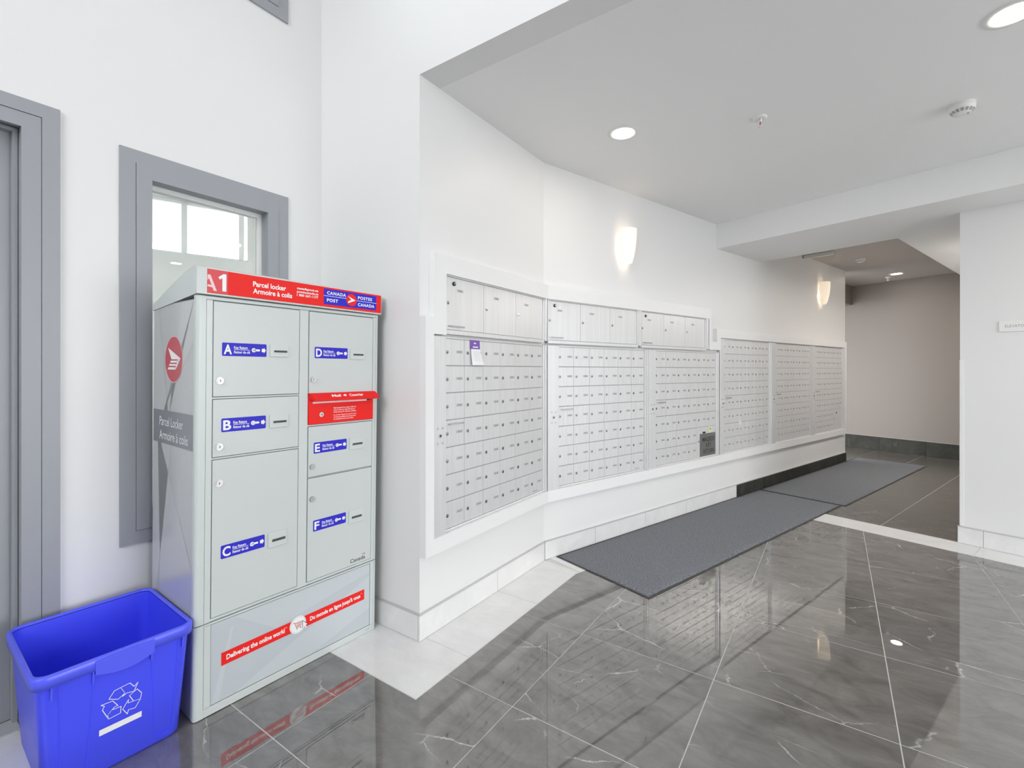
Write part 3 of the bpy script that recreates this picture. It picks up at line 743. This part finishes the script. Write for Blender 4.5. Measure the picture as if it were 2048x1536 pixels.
# red mail slot
ms = MB().box(0.4325, 0.770, -0.006, 0.016, 1.058, 1.192, 'sticker_red', 0.001).build('mail_panel', locker)
MB().box(0.436, 0.766, -0.0068, -0.0058, 1.1375, 1.139, 'hood_red').build('panel_seam', ms)
b = MB()
hp = [(-0.0055, 1.196), (-0.014, 1.195), (-0.034, 1.172), (-0.034, 1.162), (-0.030, 1.160), (-0.0055, 1.172)]
k = len(hp); vs = [(0.432, y, z) for y, z in hp] + [(0.775, y, z) for y, z in hp]
vs[2] = (0.446, *hp[2]); vs[3] = (0.447, *hp[3]); vs[4] = (0.447, *hp[4])
vs[k + 2] = (0.784, *hp[2]); vs[k + 3] = (0.786, *hp[3]); vs[k + 4] = (0.78, *hp[4])
b.add(vs, [tuple(range(k)), tuple(range(2 * k - 1, k - 1, -1))] + [(i, i + k, (i + 1) % k + k, (i + 1) % k) for i in range(k)], 'hood_red')
hood = b.build('slot_hood', ms)
b = MB()
sl = Matrix.Translation((0, -0.0146, 1.1935)) @ Matrix.Rotation(math.atan2(-0.020, 0.023), 4, 'X')
b.T = sl
b.text('Mail', 0.532, 0.577, -0.021, 0.013, -0.0006, 'print_white', 0.03); b.text('Courrier', 0.622, 0.698, -0.021, 0.013, -0.0006, 'print_white', 0.03)
b.flat([(0.589, -0.015), (0.600, -0.021), (0.609, -0.014), (0.600, -0.008)], -0.0006, 'print_white')
b.T = None
b.build('hood_lettering', ms)
MB().box(0.450, 0.750, -0.0075, -0.0055, 1.150, 1.158, 'print_pink').box(0.730, 0.750, -0.0080, -0.0055, 1.1505, 1.1575, 'black').build('slot_lip', ms)
b = MB()
for i, s in enumerate(['Mail deposited here before 9:00 a.m.', 'will be picked up daily Monday to', 'Friday except for statutory holidays.']):
    b.text(s, 0.553, 0.553 + 0.120 * (1.0, 0.93, 1.0)[i], 1.1225 - i * 0.0095, 0.0055, -0.0064, 'print_white', 0.015)
for i, s in enumerate(['Le courrier déposé ici avant 9 h sera', 'ramassé quotidiennement du lundi', 'au vendredi sauf les jours fériés.']):
    b.text(s, 0.553, 0.553 + 0.120 * (1.0, 0.97, 0.88)[i], 1.0900 - i * 0.0095, 0.0055, -0.0064, 'print_white', 0.015)
b.build('notice_lettering', ms)
MB().disc(0.492, 1.099, 0.0105, -0.0085, -0.006, 'chrome', 18).disc(0.492, 1.099, 0.0078, -0.0105, -0.008, 'edge_metal', 16).disc(0.493, 1.099, 0.003, -0.0109, -0.010, 'black', 10).build('lock', ms)
# lower panel with slogan
lp = MB().box(0.0555, 0.7665, 0.0015, 0.016, 0.0335, 0.3385, 'locker_panel', 0.0006).build('lower_panel', locker)
b = MB(); y = 0.0010
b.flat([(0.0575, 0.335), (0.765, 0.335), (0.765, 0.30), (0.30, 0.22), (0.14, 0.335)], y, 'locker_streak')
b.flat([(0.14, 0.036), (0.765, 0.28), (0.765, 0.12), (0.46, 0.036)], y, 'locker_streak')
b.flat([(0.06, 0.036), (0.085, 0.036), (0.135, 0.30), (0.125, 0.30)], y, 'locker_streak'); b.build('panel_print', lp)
b = MB(); y = 0.0006
b.flat([(0.092, 0.165), (0.735, 0.173), (0.735, 0.223), (0.092, 0.215)], y, 'sticker_red')
y = 0.0002; sh = 0.008 / 0.643
b.text('Delivering the online world', 0.110, 0.338, 0.182, 0.019, y, 'print_white', 0.03, shear=sh)
b.text('TM', 0.340, 0.348, 0.2005, 0.0045, y, 'print_white')
b.text("Du monde en ligne jusqu'à vous", 0.452, 0.712, 0.187, 0.018, y, 'print_white', 0.03, shear=sh)
b.text('TM', 0.714, 0.722, 0.205, 0.0045, y, 'print_white')
C_ = (0.396, 0.194)
ring = lambda r: [(C_[0] + r * math.cos(i * math.pi / 14), C_[1] + r * math.sin(i * math.pi / 14)) for i in range(28)]
b.flat(ring(0.037), -0.0002, 'print_white'); b.stroke(ring(0.033), 0.0012, -0.0006, 'print_grey', True)
q = lambda x, z: (C_[0] + x, C_[1] + z)
for ln in ([q(-0.022, 0.013), q(-0.015, 0.013), q(-0.006, -0.012), q(0.014, -0.012)], [q(-0.012, 0.009), q(0.017, 0.009), q(0.014, -0.006), q(-0.008, -0.006)], [q(-0.004, 0.009), q(-0.002, -0.006)], [q(0.003, 0.009), q(0.004, -0.006)], [q(0.010, 0.009), q(0.009, -0.006)]):
    b.stroke(ln, 0.0022, -0.0006, 'maple_red')
for x in (-0.004, 0.012): b.flat([(C_[0] + x + 0.0026 * math.cos(i * math.pi / 4), C_[1] - 0.017 + 0.0026 * math.sin(i * math.pi / 4)) for i in range(8)], -0.0006, 'maple_red')
arr = [(0.0, 0.0), (0.0, -0.032), (0.007, -0.025), (0.012, -0.036), (0.018, -0.033), (0.012, -0.023), (0.021, -0.022)]
b.flat([(0.418 + 1.15 * x - 0.0012, 0.203 + 1.1 * z + 0.002) for x, z in arr], -0.0008, 'print_black')
b.flat([(0.4185 + x, 0.201 + z) for x, z in arr], -0.0012, 'print_white')
b.build('slogan_strip', lp)
MB().rect(0.745, 0.755, 0.010, 0.022, -0.0002, 'print_grey').rect(0.758, 0.768, 0.010, 0.022, -0.0002, 'print_grey').build('serial_sticker', locker)
# lid with banner
b = MB()
prof = [(-0.010, 1.577), (-0.010, 1.668), (-0.006, 1.676), (0.004, 1.680), (0.02, 1.681), (0.06, 1.675), (0.12, 1.662), (0.22, 1.634), (0.32, 1.604), (0.40, 1.578), (0.444, 1.566), (0.450, 1.560), (0.450, 1.540), (0.02, 1.574)]
k = len(prof); vs = [(-0.006, y, z) for y, z in prof] + [(0.809, y, z) for y, z in prof]
b.add(vs, [tuple(range(k)), tuple(range(2 * k - 1, k - 1, -1))] + [(i, i + k, (i + 1) % k + k, (i + 1) % k) for i in range(k)], 'locker_grey')
lid = b.build('lid', locker)
b = MB()
b.prism([(0.028, 1.583), (0.805, 1.583), (0.8065, 1.586), (0.8065, 1.667), (0.804, 1.671), (0.028, 1.671)], -0.0112, -0.0095, 'sticker_red')
y = -0.0116
b.rect(0.028, 0.098, 1.585, 1.6695, y, 'banner_pink')  # pinker patch at the left end of the banner
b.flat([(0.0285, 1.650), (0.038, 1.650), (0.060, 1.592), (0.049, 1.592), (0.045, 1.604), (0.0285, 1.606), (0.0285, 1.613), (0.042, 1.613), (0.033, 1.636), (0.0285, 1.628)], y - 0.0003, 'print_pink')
b.flat([(0.0645, 1.645), (0.082, 1.659), (0.0925, 1.659), (0.0925, 1.594), (0.0785, 1.594), (0.0785, 1.643), (0.070, 1.637)], y - 0.0003, 'print_white')
b.text('Parcel locker', 0.190, 0.323, 1.6295, 0.0195, y, 'print_white', 0.025)
b.text('Armoire à colis', 0.190, 0.349, 1.6020, 0.0195, y, 'print_white', 0.025)
for i, s in enumerate(('canadapost.ca', 'postescanada.ca', '1 800 267-1177')):
    b.text(s, 0.370, 0.468, 1.6435 - 0.0145 * i, 0.0095, y, 'print_white', 0.025)
b.rect(0.495, 0.778, 1.594, 1.664, y, 'sticker_blue')
y -= 0.0003
b.text('CANADA', 0.510, 0.607, 1.6400, 0.014, y, 'print_white', 0.03, 1.15); b.text('POST', 0.510, 0.566, 1.6075, 0.014, y, 'print_white', 0.03, 1.15)
b.text('POSTES', 0.672, 0.752, 1.6375, 0.014, y, 'print_white', 0.03, 1.15); b.text('CANADA', 0.672, 0.766, 1.6055, 0.014, y, 'print_white', 0.03, 1.15)
b.rect(0.495, 0.61, 1.6315, 1.6335, y, 'print_white'); b.rect(0.66, 0.778, 1.6280, 1.6300, y, 'print_white')
c0 = (0.637, 1.6285)
circ = lambda c, r, n_=28: [(c[0] + r * math.cos(2 * math.pi * i / n_), c[1] + r * math.sin(2 * math.pi * i / n_)) for i in range(n_)]
b.flat(circ(c0, 0.0285), y - 0.0003, 'sticker_red')
def wing(b, cx_, cz_, s, y, mat_, lines=True):
    P = lambda pts: [(cx_ + x * s, cz_ + z * s) for x, z in pts]
    if lines:
        b.flat(P([(-0.62, 0.50), (0.80, 0.04), (0.74, 0.0), (-0.22, 0.0)]), y, mat_)
        b.flat(P([(-0.30, -0.06), (0.66, -0.06), (0.56, -0.14), (-0.38, -0.14)]), y, mat_)
        b.flat(P([(-0.44, -0.20), (0.52, -0.20), (0.42, -0.28), (-0.52, -0.28)]), y, mat_)
        b.flat(P([(-0.56, -0.34), (0.40, -0.34), (0.28, -0.44), (-0.66, -0.44)]), y, mat_)
        b.flat(P([(0.80, 0.04), (0.28, -0.44), (0.18, -0.44), (0.52, 0.0)]), y, mat_)
    else:
        b.flat(P([(-0.70, 0.62), (0.78, 0.0), (-0.70, -0.60), (-0.62, -0.24), (-0.05, 0.0)]), y, mat_)
wing(b, c0[0], c0[1], 0.028, y - 0.0006, 'print_white', False)
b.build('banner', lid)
# left side prints (seen from the left: right of the print is the locker front)
TS_ = Matrix(((0, 1, 0, 0), (-1, 0, 0, LD_), (0, 0, 1, 0), (0, 0, 0, 1)))
b = MB(); b.T = TS_
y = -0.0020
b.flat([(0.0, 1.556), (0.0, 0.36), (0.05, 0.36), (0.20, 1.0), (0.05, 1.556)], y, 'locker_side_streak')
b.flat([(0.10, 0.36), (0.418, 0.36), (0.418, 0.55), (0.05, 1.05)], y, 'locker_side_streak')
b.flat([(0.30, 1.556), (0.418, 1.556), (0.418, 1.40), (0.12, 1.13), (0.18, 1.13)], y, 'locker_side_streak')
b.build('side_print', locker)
b = MB(); b.T = TS_
b.rect(0.002, 0.419, 0.996, 1.130, -0.0024, 'band_grey')
b.text('Parcel Locker', 0.075, 0.325, 1.068, 0.036, -0.0028, 'print_white'); b.text('Armoire à colis', 0.075, 0.372, 1.012, 0.036, -0.0028, 'print_white')
b.build('side_band', locker)
b = MB(); b.T = TS_
b.flat(circ((0.222, 1.336), 0.092, 36), -0.0024, 'print_pink'); b.flat(circ((0.222, 1.336), 0.089, 36), -0.0027, 'logo_rose')
wing(b, 0.222, 1.336, 0.092, -0.0031, 'print_white')
b.build('side_emblem', locker)

# ------------------------------------------------------------------ recycling bin
binr = thing('recycling_bin', 'open blue plastic recycling box with white arrows, beside the parcel locker', 'bin', (-1.9457, 0.5497, 0.0005), R(90) - R(2.35))
def rr(w, d, cyo, r, z, seg=6):
    p = []
    for sx, sy, a0 in ((1, -1, 270), (1, 1, 0), (-1, 1, 90), (-1, -1, 180)):
        cx_, cy_ = sx * (w / 2 - r), cyo + sy * (d / 2 - r)
        for i in range(seg + 1):
            a = R(a0 + 90 * i / seg); p.append((cx_ + r * math.cos(a), cy_ + r * math.sin(a), z))
    return p
def loft(b, rings, mat_, cap0=False, cap1=False):
    k = len(rings[0]); vs = [p for r in rings for p in r]
    fs = [(j * k + i, j * k + (i + 1) % k, (j + 1) * k + (i + 1) % k, (j + 1) * k + i) for j in range(len(rings) - 1) for i in range(k)]
    b.add(vs, fs, mat_, True)
    if cap0: b.add(rings[0], [tuple(range(k - 1, -1, -1))], mat_)
    if cap1: b.add(rings[-1], [tuple(range(k))], mat_)
BW, BD, HW, HD, BH = 0.355, 0.395, 0.402, 0.455, 0.385
yc0, yc1 = BD / 2, BD / 2 + 0.0
def bring(f, off, z, r): return rr(BW + (HW - BW) * f + 2 * off, BD + (HD - BD) * f + 2 * off, yc0, r, z)
b = MB()
loft(b, [bring(0, -0.012, 0.0, 0.03), bring(0, 0, 0.012, 0.035), bring(0.5, 0, BH / 2, 0.035), bring(1, 0, BH, 0.035)], 'bin_blue', cap0=True)
loft(b, [bring(1, -0.004, BH, 0.032), bring(0.5, -0.004, BH / 2, 0.032), bring(0.03, -0.004, 0.018, 0.03), bring(0, -0.014, 0.010, 0.03)], 'bin_blue', cap1=True)
b.build('tub', binr)
b = MB()
loft(b, [bring(1, 0.0, BH - 0.028, 0.036), bring(1, 0.009, BH - 0.028, 0.04), bring(1, 0.010, BH + 0.004, 0.04), bring(1, 0.006, BH + 0.010, 0.04), bring(1, -0.002, BH + 0.010, 0.034), bring(1, -0.0045, BH + 0.003, 0.032)], 'bin_rim')
b.build('rim', binr)
lean = 0.030 / BH
LT = Matrix(((1, 0, 0, 0), (0, 1, -lean, 0), (0, 0, 1, 0), (0, 0, 0, 1)))     # shear onto the sloping front
b = MB(); b.T = LT
hp = [(-0.066 + 0.153 * i / 10, 0.345 - 0.018 * math.sin(math.pi * i / 10)) for i in range(11)] + [(0.087, BH + 0.004), (0.010, BH + 0.006), (-0.066, BH + 0.004)]
b.prism(hp, -0.014, -0.001, 'bin_rim'); b.build('front_handle', binr)
b = MB(); b.T = LT
for x0, z0, x1, z1 in ((-0.149, 0.352, -0.143, 0.05), (-0.0685, 0.340, -0.082, 0.03), (0.0811, 0.340, 0.0988, 0.030), (0.1596, 0.352, 0.1489, 0.042), (0.0988, 0.030, 0.140, 0.030)):
    a = Vector((x0, z0)); c = Vector((x1, z1)); dd = (c - a).normalized(); nn = Vector((-dd.y, dd.x)) * 0.0011
    b = MB(); b.T = LT; b.prism([tuple(a + nn), tuple(a - nn), tuple(c - nn), tuple(c + nn)], -0.0014, 0.001, 'bin_blue'); b.build('front_rib', binr)
for x in (-0.165, -0.070, 0.081, 0.172):
    b = MB(); b.T = LT; b.prism([(x - 0.002, 0.318), (x + 0.002, 0.318), (x + 0.002, 0.358), (x - 0.002, 0.358)], -0.009, 0.0, 'bin_rim'); b.build('rim_gusset', binr)
b = MB(); b.T = LT
ARR = [[(-0.0292, 0.2412), (-0.0159, 0.2614), (0.0006, 0.2637), (0.0122, 0.2385), (-0.0059, 0.2278)],
       [(0.0006, 0.2637), (0.0246, 0.2661), (0.036, 0.2483), (0.0465, 0.2569), (0.0364, 0.232), (0.0169, 0.2358), (0.0056, 0.2306), (0.0122, 0.2385)],
       [(0.0241, 0.2229), (0.0442, 0.2348), (0.0571, 0.2149), (0.0541, 0.1948), (0.0357, 0.1983)],
       [(0.0541, 0.1948), (0.0405, 0.1721), (0.0223, 0.1758), (0.0198, 0.163), (0.007, 0.1867), (0.0221, 0.2115), (0.021, 0.1997), (0.0357, 0.1983)],
       [(-0.0486, 0.2319), (-0.0193, 0.2302), (-0.0055, 0.2064), (-0.0135, 0.2077), (-0.0213, 0.2008), (-0.0316, 0.1889), (-0.0287, 0.1749), (-0.045, 0.2142), (-0.04, 0.2244)],
       [(-0.0316, 0.1889), (-0.0213, 0.2008), (0.0027, 0.1991), (0.0018, 0.1774), (-0.0287, 0.1749)]]
for a in ARR: b.stroke(a, 0.0021, -0.0022, 'print_white', True)
b.rect(-0.0518, 0.0588, 0.131, 0.1508, -0.0022, 'print_white')
b.build('recycling_symbol', binr)

# ------------------------------------------------------------------ mats
def mat_obj(label, s0, s1, t0, t1):
    r = thing('floor_mat', label, 'mat', PB((s0 + s1) / 2, (t0 + t1) / 2, 0.0), ROT_B)
    hx, hy = (s1 - s0) / 2, (t1 - t0) / 2
    MB().box(-hx, hx, -hy, hy, 0.0005, 0.004, 'mat_rubber', 0.001).build('rubber_edge', r)
    bm = bmesh.new(); nx, ny = 120, 36
    rnd = random.Random(3)
    g_ = [[None] * (ny + 1) for _ in range(nx + 1)]
    for i in range(nx + 1):
        for j in range(ny + 1):
            ex = 0.016
            x = -hx + ex + (2 * hx - 2 * ex) * i / nx; y = -hy + ex + (2 * hy - 2 * ex) * j / ny
            if i in (0, nx): x += rnd.uniform(-0.002, 0.002)
            if j in (0, ny): y += rnd.uniform(-0.0025, 0.0025)
            edge = i in (0, nx) or j in (0, ny)
            g_[i][j] = bm.verts.new((x, y, 0.0042 if edge else 0.009 + rnd.uniform(0, 0.0012)))
    for i in range(nx):
        for j in range(ny): bm.faces.new((g_[i][j], g_[i + 1][j], g_[i + 1][j + 1], g_[i][j + 1]))
    b = MB(); b.frombm(bm, 'mat_pile', True); b.build('pile', r)
mat_obj('near grey carpet mat on the tiles below the mailboxes', 0.10, 3.10, 0.005, 0.775)
mat_obj('far grey carpet mat running into the dim corridor', 3.115, 6.18, 0.010, 0.805)

# ------------------------------------------------------------------ ceiling and wall fittings
def downlight(label, x, y, z=ZC, lens='bulb_disc'):
    t = thing('recessed_light', label, 'light', (x, y, z), 0, 'recessed ceiling lights')
    MB().lathe([(0.064, -0.001), (0.068, -0.005), (0.090, -0.004), (0.093, 0.0)], 0, 0, 'plastic_white', 36).build('trim_ring', t)
    k = 32; vs = [(0.065 * math.cos(2 * math.pi * i / k), 0.065 * math.sin(2 * math.pi * i / k), -0.002) for i in range(k)]
    MB().add(vs, [tuple(range(k - 1, -1, -1))], lens).build('lens', t)
downlight('round recessed ceiling light above the mailbox wall corner', -1.05, 2.713)
downlight('round recessed ceiling light cut by the top right of the photo', 0.585, 2.68)
downlight('added recessed fill light over the hall, out of view', 2.22, 2.66)  # unseen lamp, added to brighten the hall
downlight('round recessed ceiling light glowing in the dim corridor', *PB(6.575, 0.381).to_2d(), z=ZC - 0.006)
downlight('added recessed fill light over the hall, farthest right', 3.80, 2.64)  # another unseen lamp added as hall fill
downlight('added soffit fill light above the elevator sign wall', *PB(2.47, 2.75).to_2d(), z=ZS)  # unseen lamp, added to lift the far mailboxes
for lab, s_ in (('nearest', 4.05), ('middle', 4.85), ('farthest', 5.7)):
    downlight('added soffit fill light hidden behind the elevator wall, %s one' % lab, *PB(s_, 1.545).to_2d(), z=ZS, lens='fill_disc_bright')  # added out of sight to brighten the far mailboxes and corridor
def sprinkler(label, x, y, z=ZC):
    t = thing('fire_sprinkler', label, 'sprinkler', (x, y, z), 0, 'ceiling sprinklers')
    MB().lathe([(0.012, -0.012), (0.030, -0.011), (0.036, -0.006), (0.036, 0.0)], 0, 0, 'plastic_white', 24).build('escutcheon', t)
    b = MB(); b.lathe([(0.0, -0.030), (0.009, -0.030), (0.009, -0.010), (0.011, -0.008)], 0, 0, 'chrome', 14)
    b.box(-0.011, -0.008, -0.003, 0.003, -0.050, -0.012, 'plastic_white'); b.box(0.008, 0.011, -0.003, 0.003, -0.050, -0.012, 'plastic_white')
    b.build('frame', t)
    MB().lathe([(0.0, -0.054), (0.014, -0.053), (0.014, -0.050), (0.0, -0.049)], 0, 0, 'plastic_white', 16).build('deflector', t)
    MB().lathe([(0.0, -0.048), (0.0025, -0.047), (0.0025, -0.030), (0.0, -0.029)], 0, 0, 'sticker_red', 8).build('bulb', t)
sprinkler('white fire sprinkler in the middle of the low ceiling', -0.349, 2.983)
sprinkler('small fire sprinkler beside the corridor light', *PB(6.78, 0.23).to_2d(), z=ZC - 0.006)
def detector(label, x, y, face, z=ZC):
    t = thing('smoke_detector', label, 'smoke detector', (x, y, z), face, 'ceiling smoke detectors')
    MB().lathe([(0.0, -0.052), (0.030, -0.052), (0.036, -0.049), (0.048, -0.036), (0.054, -0.026), (0.055, -0.012), (0.053, -0.010), (0.053, 0.0)], 0, 0, 'plastic_white', 36).build('housing', t)
    for a in range(-75, 285, 24):
        b = MB()
        for r0, z0 in ((0.0395, -0.0465), (0.0432, -0.0423), (0.0468, -0.0380)):
            vs = []
            for dr, dz in ((0.0, 0.0), (0.0016, 0.0019)):
                for da in (-8, 8):
                    q = R(a + da); rr_ = r0 + dr + 0.0012; vs.append((rr_ * math.cos(q), rr_ * math.sin(q), z0 + dz - 0.0008))
            b.add(vs, [(0, 1, 3, 2)], 'black')
        b.build('vent', t)
    MB().box(0.020, 0.026, -0.008, 0.008, -0.0535, -0.0515, 'number_ink').build('test_label', t)
detector('white smoke detector on the low ceiling at right', 0.561, 3.448, 0)
detector('small smoke detector in the corridor ceiling recess', *PB(5.0, 0.386).to_2d(), 0.4, ZC - 0.006)
b = MB(); b.box(-0.022, 0.022, -0.16, 0.16, -0.042, 0.0, 'plastic_white', 0.004)
tag(b.build('ceiling_strip', None, PB(4.30, 0.155, ZC - 0.006), ROT_B), 'slim white strip fitting on the ceiling above the mailboxes', 'ceiling fitting')

def sconce(label, s, zt, zb, glass):
    t = thing('wall_sconce', label, 'sconce', PB(s, -0.010, 0), ROT_B, 'frosted glass wall sconces')
    MB().box(-0.035, 0.035, -0.012, 0.0, zb + 0.06, zt - 0.04, 'plastic_white', 0.003).build('back_plate', t)
    b = MB(); nu, nv = 20, 14
    for sgn, rr0 in ((1, 0.0), (-1, 0.004)):
        vs = []; fs = []
        for j in range(nv + 1):
            v = j / nv
            for i in range(nu + 1):
                th = math.pi * i / nu; u = (1 - math.cos(th)) / 2
                zlow = zb + 0.028 * u ** 1.2
                z = zt - (zt - zlow) * v
                zz = (zt - z) / (zt - zb)
                w = (0.076 - 0.036 * zz ** 2.2) - rr0; dpt = (0.098 - 0.045 * zz ** 2.4) - rr0
                vs.append((-w * math.cos(th), -0.016 - dpt * math.sin(th), z))
        for j in range(nv):
            for i in range(nu):
                q = (j * (nu + 1) + i, j * (nu + 1) + i + 1, (j + 1) * (nu + 1) + i + 1, (j + 1) * (nu + 1) + i)
                fs.append(q[::-1] if sgn > 0 else q)
        b.add(vs, fs, glass, True)
    b.build('glass_shade', t)
    MB().lathe([(0.0, zb + 0.10), (0.012, zb + 0.105), (0.016, zb + 0.125), (0.012, zb + 0.15), (0.0, zb + 0.155)], 0, -0.045, 'sconce_bulb', 12).build('bulb', t)
    for x in (-0.066, 0.066):
        MB().box(x - 0.004, x + 0.004, -0.046, -0.036, zt - 0.034, zt - 0.026, 'chrome', 0.001).build('screw_cap', t)
sconce('white glowing frosted wall sconce above the middle mailboxes', 0.845, 2.405, 2.120, 'sconce_glass')
sconce('warm glowing frosted wall sconce above the far mailboxes', 4.84, 2.445, 2.150, 'sconce_glass_warm')

# outlet
t = thing('wall_outlet', 'white wall outlet below the far mailboxes', 'outlet', PB(4.90, -0.010, 0.265), ROT_B)
MB().box(-0.036, 0.036, -0.006, 0.0, -0.058, 0.058, 'plastic_white', 0.002).build('cover_plate', t)
for z in (-0.022, 0.022): MB().box(-0.016, 0.016, -0.0075, -0.0055, z - 0.014, z + 0.014, 'plastic_white', 0.001).box(-0.007, -0.005, -0.0079, -0.0072, z - 0.004, z + 0.006, 'black').box(0.005, 0.007, -0.0079, -0.0072, z - 0.004, z + 0.006, 'black').build('socket', t)

# signs and papers
t = thing('elevator_sign', 'white wall sign reading ELEVATOR at the right edge', 'sign', PB(2.69, 1.873, 1.572), ROT_E)
MB().box(0, 0.170, -0.008, 0.0, 0, 0.079, 'plastic_white', 0.002).build('plate', t)
MB().text('ELEVATOR', 0.032, 0.138, 0.030, 0.0185, -0.0084, 'plastic_grey', 0.0, 1.1).build('lettering', t)
t = thing('key_return_sign', 'grey plaque reading MAILBOX KEY RETURN on a mailbox block', 'sign', PB(1.921, 0.0085, 0.490), ROT_B)
MB().box(0, 0.270, -0.002, 0.0, 0, 0.212, 'sign_grey').build('plate', t)
MB().text('MAILBOX', 0.045, 0.255, 0.135, 0.042, -0.0024, 'sign_ink', 0.01).text('KEY', 0.105, 0.195, 0.082, 0.040, -0.0024, 'sign_ink', 0.01).text('RETURN', 0.060, 0.245, 0.022, 0.042, -0.0024, 'sign_ink', 0.01).build('lettering', t)
tag(MB().box(0, 0.046, -0.002, 0.0, 0, 0.016, 'black').build('black_tag', None, PB(1.970, 0.0085, 0.704), ROT_B), 'small black tag just above the key return plaque', 'tag')
tag(MB().disc(0, 0, 0.030, -0.001, 0.0, 'yellow_note', 20).disc(0.002, 0.003, 0.009, -0.0014, -0.0009, 'sign_grey', 10).build('yellow_sticker', None, PB(2.100, 0.0085, 0.737), ROT_B), 'round pale yellow sticker above the key return plaque', 'sticker')
tag(MB().box(0, 0.045, -0.0008, 0.0, 0, 0.042, 'paper').build('white_sticker', None, PB(2.655, 0.0085, 0.738), ROT_B), 'small white square sticker on an eight-row mailbox block', 'sticker')
t = thing('paper_notice', 'purple and white paper notice clipped to the nearest mailboxes', 'notice', (-1.6305, 1.978, 1.327), ROT_A)
MB().add([(0.0, -0.004, 0.086), (0.083, -0.004, 0.086), (0.083, -0.0012, 0.136), (0.0, -0.0012, 0.136)], [(0, 1, 2, 3)], 'purple').rect(0.028, 0.048, 0.115, 0.122, -0.0045, 'print_white').rect(0.020, 0.066, 0.095, 0.101, -0.0045, 'print_white').build('header', t)
b = MB(); vs = []
for j in range(7):
    v = j / 6
    for i in range(5):
        u = i / 4; vs.append((0.004 + u * (0.079 + 0.024 * v), -0.0048 - 0.012 * v * v - 0.006 * v * math.sin(u * 3.1), 0.087 - 0.087 * v))
b.add(vs, [(j * 5 + i, (j + 1) * 5 + i, (j + 1) * 5 + i + 1, j * 5 + i + 1) for j in range(6) for i in range(4)], 'paper', True)
b.build('sheet', t)
b = MB()
for i in range(6): b.add([(0.022, -0.0092 - i * 0.0016, 0.072 - i * 0.009), (0.076, -0.0092 - i * 0.0016, 0.072 - i * 0.009), (0.076, -0.0094 - i * 0.0016, 0.0705 - i * 0.009), (0.022, -0.0094 - i * 0.0016, 0.0705 - i * 0.009)], [(3, 2, 1, 0)], 'paper_ink')
b.build('print_lines', t)
